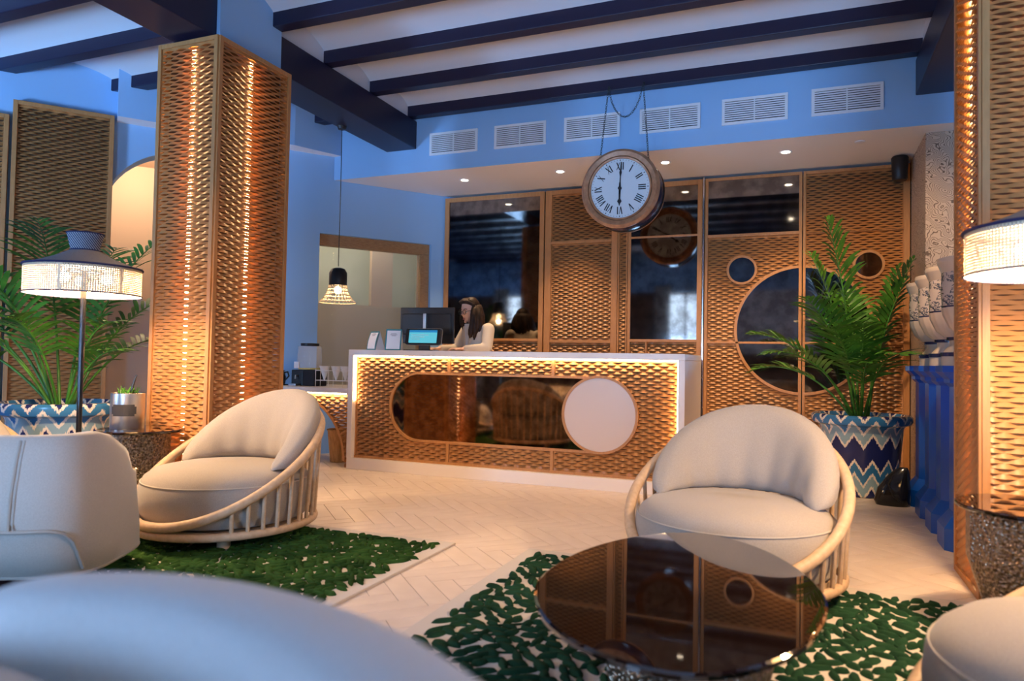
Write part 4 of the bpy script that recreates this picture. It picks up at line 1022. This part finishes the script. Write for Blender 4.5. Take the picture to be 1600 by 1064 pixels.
# ================================================================== PEDESTALS, URNS, BAG
names = ['closest to the black bag', 'third from the clad pillar', 'second from the clad pillar', 'closest to the clad pillar']
for k, y in enumerate((6.085, 5.635, 5.18, 4.735)):
    x = .925
    t = thing('pedestal', 'cobalt blue octagonal pedestal under an urn, ' + names[k], 'pedestal', (x, y, 0), 0, 'cobalt pedestals in a row')
    s8 = lambda r, z: [(r * c * .98, r * s, z) for c, s in ((1, .55), (.55, 1), (-.55, 1), (-1, .55), (-1, -.55), (-.55, -1), (.55, -1), (1, -.55))]
    MB().loft([s8(.205, 0), s8(.205, .12), s8(.150, .20)]).build('base', 'blue', t); MB().loft([s8(.148, .20), s8(.148, .90)]).build('shaft', 'blue', t)
    MB().loft([s8(.150, .90), s8(.175, .925), s8(.175, .945), s8(.215, .985), s8(.215, 1.02)]).build('cap', 'blue', t)
    u = thing('majolica_urn', 'blue and white painted ceramic urn on the pedestal ' + names[k], 'urn', (x, y, 1.02), 0, 'painted urns on the pedestals')
    gad = lambda a, i: 1 + .035 * abs(math.sin(a * 11))
    MB().lathe([(.13, 0), (.13, .06)], 40).build('foot', 'ceramic', u, True); MB().lathe([(.135, .06), (.135, .085)], 40).build('foot_band', 'navyglaze', u, True)
    MB().lathe([(.12, .085), (.085, .13), (.085, .16)], 40).build('stem', 'ceramic', u, True); MB().lathe([(.10, .16), (.10, .18)], 40).build('stem_band', 'navyglaze', u, True)
    MB().lathe([(.11, .18), (.155, .22), (.186, .29), (.192, .33)], 66, wob=gad).build('gadrooned_bowl', 'ceramic', u, True)
    MB().lathe([(.194, .33), (.196, .34)], 40).build('body_band', 'navyglaze', u, True)
    MB().lathe([(.193, .34), (.200, .42), (.196, .53)], 48).build('painted_body', 'urn', u, True)
    MB().lathe([(.196, .53), (.208, .56), (.219, .585)], 48).build('flared_lip', 'ceramic', u, True)
    lip = MB().lathe([(.217, .585), (.220, .60), (.216, .612), (.18, .60), (.16, .56), (.0, .50)], 48).build('lip_top', 'ceramic', u, True)
    mb = MB()
    for j in range(22):
        a = 2 * PI * j / 22; mb.sphere((.205 * math.cos(a), .205 * math.sin(a), .602), (.014, .014, .013), 8, 6)
    mb.build('lip_beading', 'navyglaze', u, True)
bg = thing('black_bag', 'shiny black bag slumped on the floor between planter and pedestals', 'bag', (.60, 5.965, 0), R(-10)); bg.scale = (.78, .78, 1)
mb = MB(); rg = []
for z, w, d, ox in ((0, .13, .09, 0), (.03, .15, .105, 0), (.12, .14, .095, .02), (.20, .10, .06, .05), (.26, .06, .03, .085), (.28, .03, .012, .10)):
    rg.append([(ox + w * math.copysign(abs(math.cos(t)) ** .7, math.cos(t)), d * math.copysign(abs(math.sin(t)) ** .8, math.sin(t)), z) for t in [2 * PI * k / 24 for k in range(24)]])
mb.loft(rg).build('body', 'blackgloss', bg, True); MB().tube([(.02, -.04, .22), (-.02, -.09, .16), (.02, -.11, .08), (.08, -.10, .04)], .006, 6).build('strap', 'black', bg, True)

# ================================================================== RUGS
def leaf_mesh(L_, W_, h=.015):
    mb = MB(); n = 12; base = []
    for k in range(n):
        a = 2 * PI * k / n; x = L_ / 2 * math.cos(a); y = W_ / 2 * math.copysign(abs(math.sin(a)) ** 1.35, math.sin(a)) * (1.08 - .35 * math.cos(a)); base.append((x, y, 0))
    mid = [(x * .72, y * .68, h * .85) for x, y, z in base]
    mb.add(base + mid + [(0, 0, h)], [(k, (k + 1) % n, n + (k + 1) % n, n + k) for k in range(n)] + [(n + k, n + (k + 1) % n, 2 * n) for k in range(n)]); return mb
def rug(label, x0, x1, y0, y1, margin, m, dens, seed, size=1.):
    t = tag(MB().cbox(x0, x1, y0, y1, .0005, RUGZ - .002, .004).build('leaf_rug', 'rugbase'), label, 'rug')
    rnd = random.Random(seed); shapes = []
    for L_, W_ in ((.112, .037), (.094, .040), (.076, .042), (.122, .032), (.088, .031)):
        L_, W_ = L_ * size, W_ * size
        me = leaf_mesh(L_, W_).mesh('leaf_tuft'); me.polygons.foreach_set('use_smooth', [True] * len(me.polygons)); me.materials.append(M[m]); shapes.append((me, L_))
    items = []; st = dens
    ny = int((y1 - y0 - 2 * margin) / st); nx = int((x1 - x0 - 2 * margin) / (st * 1.5))
    for j in range(ny + 1):
        for i in range(nx + 1):
            x = x0 + margin + (i + .5 * (j % 2)) * st * 1.5 + rnd.uniform(-.3, .3) * st; y = y0 + margin + j * st + rnd.uniform(-.3, .3) * st
            if not (x0 + margin - .02 < x < x1 - margin + .02 and y0 + margin - .02 < y < y1 - margin + .02): continue
            q = noise.noise(Vector((x * 1.3, y * 1.3, seed)))
            a = q * 3.2 + (.75 if rnd.random() < .5 else -.75) + rnd.uniform(-.25, .25) + (PI if rnd.random() < .4 else 0)
            items.append((x, y, a, rnd.randrange(5), rnd.uniform(.85, 1.2)))
    def key(it):
        px, py, w = project((it[0], it[1], .02)); return w if -10 < px < 1610 and 500 < py < 1075 else 1e6
    def hidden(it):   # under furniture
        return any(math.hypot(it[0] - cx, it[1] - cy) < r for cx, cy, r in HIDE)
    items.sort(key=lambda it: (hidden(it), key(it)))
    for x, y, a, s, k in items[:300]: inst('leaf_tuft', shapes[s][0], t, (x, y, RUGZ - .003), (0, 0, a), (k, k, 1))
    mb = MB()
    for x, y, a, s, k in items[300:]:
        me = shapes[s][0]; ca, sa = math.cos(a) * k, math.sin(a) * k
        mb.add([(x + ca * v.co.x - sa * v.co.y, y + sa * v.co.x + ca * v.co.y, RUGZ - .003 + v.co.z) for v in me.vertices], [tuple(p.vertices) for p in me.polygons])
    # thin sewn stems
    for i in range(int((x1 - x0) * (y1 - y0) * 16)):
        x, y = rnd.uniform(x0 + margin, x1 - margin), rnd.uniform(y0 + margin, y1 - margin); a = noise.noise(Vector((x * 1.3, y * 1.3, seed))) * 3.2
        pts = []
        for j in range(5):
            pts.append((x, y, RUGZ + .001)); x += .045 * math.cos(a); y += .045 * math.sin(a); a += .12
        if all(x0 + margin < p[0] < x1 - margin and y0 + margin < p[1] < y1 - margin for p in pts): mb.tube(pts, .005, 5)
    o = mb.build('leaf_tuft_field', m, t, True, fix=False, angle=0); o['kind'] = 'stuff'
    return t
CHL, CHR, CHX, CHB = (-2.97, 3.15), (-.285, 3.40), (.74, 2.03), (-4.33, 2.44)
HIDE = [(*CHL, .45), (*CHR, .45), (*CHX, .45), (-.33, 2.1, .42), (-2.9, 2.15, .45)]
rug('cream rug covered in dense moss green leaf tufts under the lounge chair by the pillar', -4.42, -1.745, 1.2, 3.535, .085, 'leaf_tuft2', .037, 2, .84)
rug('cream rug with dark green leaf tufts under the smoked glass table', -1.345, 1.50, .95, 3.605, .095, 'leaf_tuft', .047, 4, .92)

# ================================================================== ROUND LOUNGE CHAIRS
def lounge_chair(label, loc, face):
    """face: world angle the seat looks to (radians); local front is +X"""
    t = thing('lounge_chair', label, 'armchair', (loc[0], loc[1], RUGZ), face, 'round spindle lounge chairs')
    RB_ = .482; ZBs = .085
    ringp = lambda a, r, z, sq=.93: (r * math.cos(a), r * sq * math.sin(a), z)
    A = [2 * PI * k / 64 for k in range(64)]
    MB().tube([ringp(a, RB_, ZBs) for a in A], .021, 10, True).build('base_ring', 'rattan', t, True)
    def rail(a):
        f = (1 - math.cos(a)) / 2                       # 0 front, 1 back
        z = ZBs + .045 + .56 * (f ** 1.08); r = RB_ + .008 + .022 * f
        return ringp(a, r, z)
    MB().tube([rail(a) for a in A], .0245, 10, True).build('top_rail', 'rattan', t, True)
    for k in range(38):
        a = 2 * PI * (k + .5) / 38
        if math.cos(a) > .72: continue
        p0, p1 = Vector(ringp(a, RB_, ZBs)), Vector(rail(a))
        MB().tube([p0, p0.lerp(p1, .5), p1], .0105, 8).build('spindle', 'rattan', t, True)
    for a in (45, 135, 225, 315):
        wx, wy = loc[0] + .33 * math.cos(face + R(a)), loc[1] + .33 * math.sin(face + R(a))
        on = (-4.42 < wx < -1.745 and 1.2 < wy < 3.535) or (-1.345 < wx < 1.50 and .95 < wy < 3.605); z0 = 0 if on else -RUGZ
        MB().lathe([(.030, z0), (.034, z0 + .008), (.034, .075)], 16, (.33 * math.cos(R(a)), .33 * math.sin(R(a)), 0)).build('foot', 'rattan', t, True)
    MB().lathe([(0, .068), (.40, .068), (.40, .095), (0, .095)], 40).build('seat_base', 'rattan', t, True)
    # seat cushion
    n = 56; rings = []
    prof = [(.02, .096), (.34, .097), (.405, .115), (.432, .17), (.437, .24), (.430, .30), (.408, .345), (.365, .378), (.27, .398), (.14, .405), (.01, .407)]
    for r, z in prof: rings.append([ringp(a, r * 1.06 * (1.0 + .012 * math.cos(a)), z - .012 * (1 - math.cos(a)) / 2 * (z > .3), .95) for a in [2 * PI * k / n for k in range(n)]])
    MB().loft(rings).build('seat_cushion', 'fabric', t, True)
    sc_ = MB().tube([ringp(a, .449 * (1 + .012 * math.cos(a)), .318, .95) for a in A], .0035, 6, True).build('seam', 'piping', t, True)
    # back cushion: half moon bent along the rail
    mb = MB(); rings = []; nu, nc = 44, 22
    for i in range(nu + 1):
        q = -1 + 2 * i / nu; ph = PI + q * R(94)
        hh = .400 * max(0., math.cos(q * R(90))) ** .92 + .012; th_ = .205 * max(.02, 1 - abs(q) ** 4) ** .5
        zb = .375 + .004; lean = .10
        rg = []
        for k in range(nc):
            c, s = math.cos(2 * PI * k / nc), math.sin(2 * PI * k / nc)
            e = .62; x_ = math.copysign(abs(c) ** e, c); y_ = math.copysign(abs(s) ** e, s)
            zf = (y_ + 1) / 2; z = zb + hh * zf
            r = .362 + lean * zf * (hh / .39) + th_ / 2 * x_ * (1 - .35 * zf ** 2) + .006 * math.sin(q * 23) * (x_ < 0) * (1 - zf)
            x, y, _ = ringp(ph, r, 0, .95); rg.append((x, y, z))
        rings.append(rg)
    mb.loft(rings).build('back_cushion', 'fabric', t, True, angle=60)
    return t
def face_dir(loc, turn):   # turn: degrees to image-left away from facing the camera
    return math.atan2(-loc[1], -loc[0]) - R(turn)
lounge_chair('round spindle lounge chair on the moss green rug beside the clad pillar', CHL, face_dir(CHL, 48))
lounge_chair('round spindle lounge chair behind the smoked glass table', CHR, face_dir(CHR, 14))
lounge_chair('round spindle lounge chair beside the bronze side table near the blue pedestals', CHX, R(188))
lounge_chair('round spindle lounge chair beside the floor lamp by the palm', CHB, R(-8))

# ================================================================== UPHOLSTERED CHAIRS
def superell(cx, cy, a, b, n=48, e=.55):
    out = []
    for k in range(n):
        t = 2 * PI * k / n; c, s = math.cos(t), math.sin(t)
        out.append((cx + a * math.copysign(abs(c) ** e, c), cy + b * math.copysign(abs(s) ** e, s)))
    return out
def tub_chair(label, loc, rz):
    """local back is -Y (towards the viewer), front +Y"""
    t = thing('tub_armchair', label, 'armchair', (loc[0], loc[1], RUGZ), rz)
    prof = [(.335, .30, .085), (.385, .345, .10), (.405, .365, .20), (.408, .368, .34), (.400, .360, .45), (.380, .345, .58), (.360, .330, .650), (.345, .315, .660)]
    inner = [(.300, .270, .660), (.285, .255, .635), (.270, .245, .46), (.262, .240, .40)]
    rings = [[(x * 1.0, y + (.10 * max(0, z - .42) if z > .42 else .9 * max(0, .30 - z) ** 1.3), z - (.16 * max(0, (y + .05) / .35) if z > .5 and y > -.05 else 0)) for x, y in superell(0, 0, a, b)] for a, b, z in prof + inner]
    MB().loft(rings, True).build('shell', 'fabric2', t, True, angle=60)
    MB().loft([[(x, y, z) for x, y in superell(0, .02, a, b)] for a, b, z in ((.24, .22, .36), (.265, .245, .40), (.265, .245, .44), (.24, .22, .465), (.05, .05, .47))]).build('seat_cushion', 'fabric2', t, True)
    # vertical seam and lower curved seam on the back, in the shell surface
    def onback(x, z):
        i = max(j for j in range(len(prof)) if prof[j][2] <= z + 1e-6); j = min(i + 1, len(prof) - 1)
        f = 0 if i == j else (z - prof[i][2]) / (prof[j][2] - prof[i][2]); a = prof[i][0] + f * (prof[j][0] - prof[i][0]); b = prof[i][1] + f * (prof[j][1] - prof[i][1])
        u = min(.999, abs(x) / a); e = .55
        return (x, -b * (1 - u ** (2 / e)) ** (e / 2) + (.10 * max(0, z - .42)) + .9 * max(0, .30 - z) ** 1.3, z)
    MB().tube([onback(.165, .30 + .345 * k / 12) for k in range(13)], .006, 6).build('seam', 'piping', t, True)
    MB().tube([onback(.18, .30 + .345 * k / 12) for k in range(13)], .003, 6).build('seam', 'piping', t, True)
    pts = [(-.30, .12), (-.31, .20), (-.29, .265), (-.24, .29)] + [(-.24 + .50 * k / 12, .30 + .004) for k in range(13)] + [(.30, .300), (.335, .285), (.352, .25), (.355, .20), (.345, .12)]
    MB().tube([onback(x, z) for x, z in pts], .008, 6).build('seam', 'piping', t, True)
    MB().tube([(x, y + .9 * .205 ** 1.3, .095) for x, y in superell(0, 0, .378, .338)], .009, 6, True).build('hem_piping', 'piping', t, True)
    MB().lathe([(.22, 0), (.22, .012), (.04, .03), (.04, .09)], 32, (0, .1, 0)).build('swivel_base', mat('wine_lacquer', (.05, .012, .014), .4), t, True)
    return t
bx = Vector((-2.39, 2.02)); ux = Vector((.89, .455)); nb = Vector((-.455, .89))
cpos = bx - ux * .60 + nb * .36
tub_chair('cream tub armchair with a vertical back seam beside the cane floor lamp', (cpos.x, cpos.y), math.atan2(.455, .89))

sf = thing('sofa', 'pale linen sofa chair with a thick curved back cushion, facing away from the desk', 'sofa', (0, 0, 0))
def loaf(path, hw, z0, z1, nm, m='fabric3', e=.6):
    """padded roll following a plan curve; rounded in section and at the ends"""
    P = [Vector(p) for p in path]; C_ = []
    for i in range(len(P) - 1):
        p = [P[max(0, i - 1)], P[i], P[i + 1], P[min(len(P) - 1, i + 2)]]
        for k in range(8):
            u = k / 8; C_.append(.5 * (2 * p[1] + (p[2] - p[0]) * u + (2 * p[0] - 5 * p[1] + 4 * p[2] - p[3]) * u * u + (3 * p[1] - p[0] - 3 * p[2] + p[3]) * u ** 3))
    C_.append(P[-1]); n = 36; rings = []; N = len(C_) - 1
    for i, c in enumerate(C_):
        d = (C_[min(N, i + 1)] - C_[max(0, i - 1)]).normalized(); nr = Vector((-d.y, d.x)); q = -1 + 2 * i / N; k = max(0., 1 - abs(q) ** (3.2 if q < 0 else 8)) ** .5 + .01
        rg = []
        for t in [2 * PI * j / n for j in range(n)]:
            a = math.copysign(abs(math.cos(t)) ** e, math.cos(t)) * hw * k; b = math.copysign(abs(math.sin(t)) ** e, math.sin(t)) * (z1 - z0) / 2 * (.78 + .22 * k)
            rg.append((c.x + nr.x * a, c.y + nr.y * a, (z0 + z1) / 2 + b))
        rings.append(rg)
    return MB().loft(rings).build(nm, m, sf, True, angle=60)
loaf([(-.945, .575), (-.86, .62), (-.70, .652), (-.52, .632), (-.35, .565), (-.20, .445), (-.10, .27), (-.06, .05)], .112, .22, .730, 'back_cushion')
loaf([(-1.0, .43), (-.82, .43), (-.66, .41), (-.50, .35), (-.40, .24), (-.36, .08)], .105, .20, .695, 'inner_back', 'fabric2', e=.5)
loaf([(-.86, -.02), (-.66, -.02), (-.50, -.02)], .34, .14, .40, 'seat_cushion', e=.45)
for x in (-.86, -.32):
    for y in (-.12, .42): MB().lathe([(.02, 0), (.028, .24)], 12, (x, y, 0)).build('leg', 'rattan', sf, True)

# ================================================================== TABLES
def blob(cx, cy, pts, n=72):
    """smooth closed outline through polar control radii"""
    m = len(pts); out = []
    for k in range(n):
        f = k / n * m; i = int(f); u = f - i; p = [pts[(i + j - 1) % m] for j in range(4)]
        r = .5 * (2 * p[1] + (p[2] - p[0]) * u + (2 * p[0] - 5 * p[1] + 4 * p[2] - p[3]) * u * u + (3 * p[1] - p[0] - 3 * p[2] + p[3]) * u ** 3)
        a = 2 * PI * k / n; out.append((cx + r * math.cos(a), cy + r * math.sin(a)))
    return out
ct = thing('coffee_table', 'low coffee table with a dark smoked glass pebble top on the leaf rug', 'coffee table', (-.31, 2.10, RUGZ))
CTZ = .345
def spline(P, n=8):
    out = []; m = len(P)
    for i in range(m):
        p = [Vector(P[(i + q - 1) % m]) for q in range(4)]
        for k in range(n):
            u = k / n; v = .5 * (2 * p[1] + (p[2] - p[0]) * u + (2 * p[0] - 5 * p[1] + 4 * p[2] - p[3]) * u * u + (3 * p[1] - p[0] - 3 * p[2] + p[3]) * u ** 3); out.append((v.x, v.y))
    return out
o_ = [(x + .31, y - 2.10) for x, y in spline([(.06, 2.03), (.02, 2.33), (-.13, 2.62), (-.34, 2.76), (-.54, 2.63), (-.68, 2.33), (-.705, 1.98), (-.60, 1.70), (-.42, 1.53), (-.20, 1.50), (-.02, 1.70)])]
mb = MB(); rg = []
for s, z in ((.0, CTZ), (.985, CTZ), (1., CTZ + .004), (1., CTZ + .014), (.985, CTZ + .018), (.0, CTZ + .018)): rg.append([(x * s, y * s, z) for x, y in o_])
mb.loft(rg[1:-1]).build('glass_top', 'smoke', ct)
MB().lathe([(.20, 0), (.24, .17), (.20, CTZ)], 10).build('hammered_base', 'hammered', ct)
def side_table(label, loc, h, r, rb, group=None):
    t = thing('side_table', label, 'side table', loc)
    MB().loft([[(x * s, y * s, z) for x, y in circle(0, 0, r, 64)] for s, z in ((.985, h - .016), (1, h - .012), (1, h - .004), (.985, h))]).build('glass_top', 'smoke', t)
    mb = MB(); mb.lathe([(rb * .62, 0), (rb, h * .58), (rb, h - .016)], 12, a0=.2); mb.build('hammered_base', 'hammered', t)
    MB().lathe([(rb * .64, -.0), (rb * .66, .012)], 12).build('foot_plate', 'bronze_frame', t)
    return t
TLp = at(226, 4.45)
TRp = at(1626, 2.64)
side_table('hammered bronze side table with smoked glass top between the tub chair and lounge chair', (TLp[0], TLp[1], RUGZ), .53, .245, .165)
side_table('faceted hammered bronze side table beside the clad pillar and cane lamp', (TRp[0], TRp[1], RUGZ), .49, .27, .235)
# steel pot with succulents on the table
sx_, sy_ = at(203, 4.46)
sxy = (sx_ - .0, sy_)
st_ = thing('steel_planter', 'small steel planter with a slot and spiky succulents on the side table', 'planter', (sxy[0], sxy[1], RUGZ + .53))
MB().lathe([(.095, 0), (.097, .004), (.097, .215), (.094, .218), (.09, .21), (.0, .19)], 40).build('pot', 'metal', st_, True)
mb = MB(); Tp = lambda a, z, w: ((.097 + w) * math.cos(a), (.097 + w) * math.sin(a), z)
a_c = math.atan2(-sxy[1], -sxy[0]) - .25
for k in range(14):
    u0, u1 = a_c - .75 + 1.5 * k / 14, a_c - .75 + 1.5 * (k + 1) / 14; ins = .012 if k in (0, 13) else 0
    mb.prism([(u0, .080 + ins), (u1, .080 + ins), (u1, .150 - ins), (u0, .150 - ins)], .0005, .003, Tp)
mb.build('slot', 'dark', st_)
rnd = random.Random(9); 
for k in range(5):
    bx_, by_ = rnd.uniform(-.06, .06), rnd.uniform(-.06, .06); mb = MB()
    for j in range(7):
        a = 2 * PI * j / 7 + k; L_ = rnd.uniform(.04, .075)
        mb.tube([(bx_, by_, .19), (bx_ + .014 * math.cos(a), by_ + .014 * math.sin(a), .19 + L_ * .5), (bx_ + .028 * math.cos(a), by_ + .028 * math.sin(a), .19 + L_)], [.006, .005, .001], 5)
    mb.build('succulent', 'green', st_, True)
mb = MB(); mb.tube([(.03, .0, .19), (.035, 0, .26), (.055, .01, .33)], [.012, .009, .004], 6); mb.build('branch', 'black', st_, True)

# ================================================================== CEILING SPOTLIGHTS (on the beams over the lounge, above the frame)
def track_spot(label, loc, target, power, angle=70, blend=.7):
    t = thing('ceiling_spotlight', label, 'spotlight', loc, 0, 'spotlights on the lounge beams')
    d = (Vector(target) - Vector(loc)).normalized(); c = Vector((0, 0, -.10))
    MB().lathe([(.012, -.09), (.012, 0)], 10).build('stem', 'black', t, True)
    x = d.orthogonal().normalized(); y = d.cross(x)
    MB().loft([[c + d * q + (x * math.cos(a) + y * math.sin(a)) * r for a in [2 * PI * k / 20 for k in range(20)]] for r, q in ((.02, -.06), (.036, -.05), (.036, .05))]).build('head', 'black', t, True)
    MB().loft([[c + d * q + (x * math.cos(a) + y * math.sin(a)) * .030 for a in [2 * PI * k / 20 for k in range(20)]] for q in (.0505, .052)]).build('lens', 'down_glow', t)
    l = Vector(loc) + c + d * .06
    spot('spotlight_beam', l, target, power, angle, blend, WARM, .035)
track_spot('black ceiling spotlight aimed at the chair by the clad pillar', (-3.0, yc[5], ZB), (-3.0, 3.5, .3), 112, 62)
track_spot('black ceiling spotlight aimed at the open floor before the desk', (-1.7, yc[4], ZB), (-1.9, 4.8, 0), 115, 80)
track_spot('black ceiling spotlight aimed at the chair behind the glass table', (-.2, yc[5], ZB), (-.3, 3.6, .3), 102, 62)
track_spot('black ceiling spotlight aimed at the palm and pedestals', (.2, yc[4], ZB), (.46, 6.4, 1.4), 360, 52)
track_spot('added black ceiling spotlight warming the back of the tub armchair', (-1.6, yc[9], ZB), (-2.5, 1.9, .5), 60, 60)  # unseen lamp added to bring warm light onto the tub chair's back
track_spot('black ceiling spotlight aimed at the chair near the side table', (.45, yc[7], ZB), (.75, 2.4, .4), 60, 60)
# recess and office lamps
def W3(s, y, z): return (AX + math.cos(AR) * s - math.sin(AR) * y, AY + math.sin(AR) * s + math.cos(AR) * y, z)
for lab, p, e in (('small ceiling lamp inside the arched recess', W3(-3.1, .8, 3.098), 34), ('small ceiling lamp in the office behind the interior window', W3(-.95, .45, 2.898), 26)):
    t = thing('ceiling_lamp', lab, 'ceiling lamp', p)
    MB().lathe([(.05, -.012), (.06, -.008), (.06, 0)], 20).build('ring', 'vent', t, True); MB().lathe([(.045, -.015), (.045, -.012)], 20).build('lens', 'down_glow', t)
    point('ceiling_lamp_light', (p[0], p[1], p[2] - .06), e, (1, .72, .45), .05)
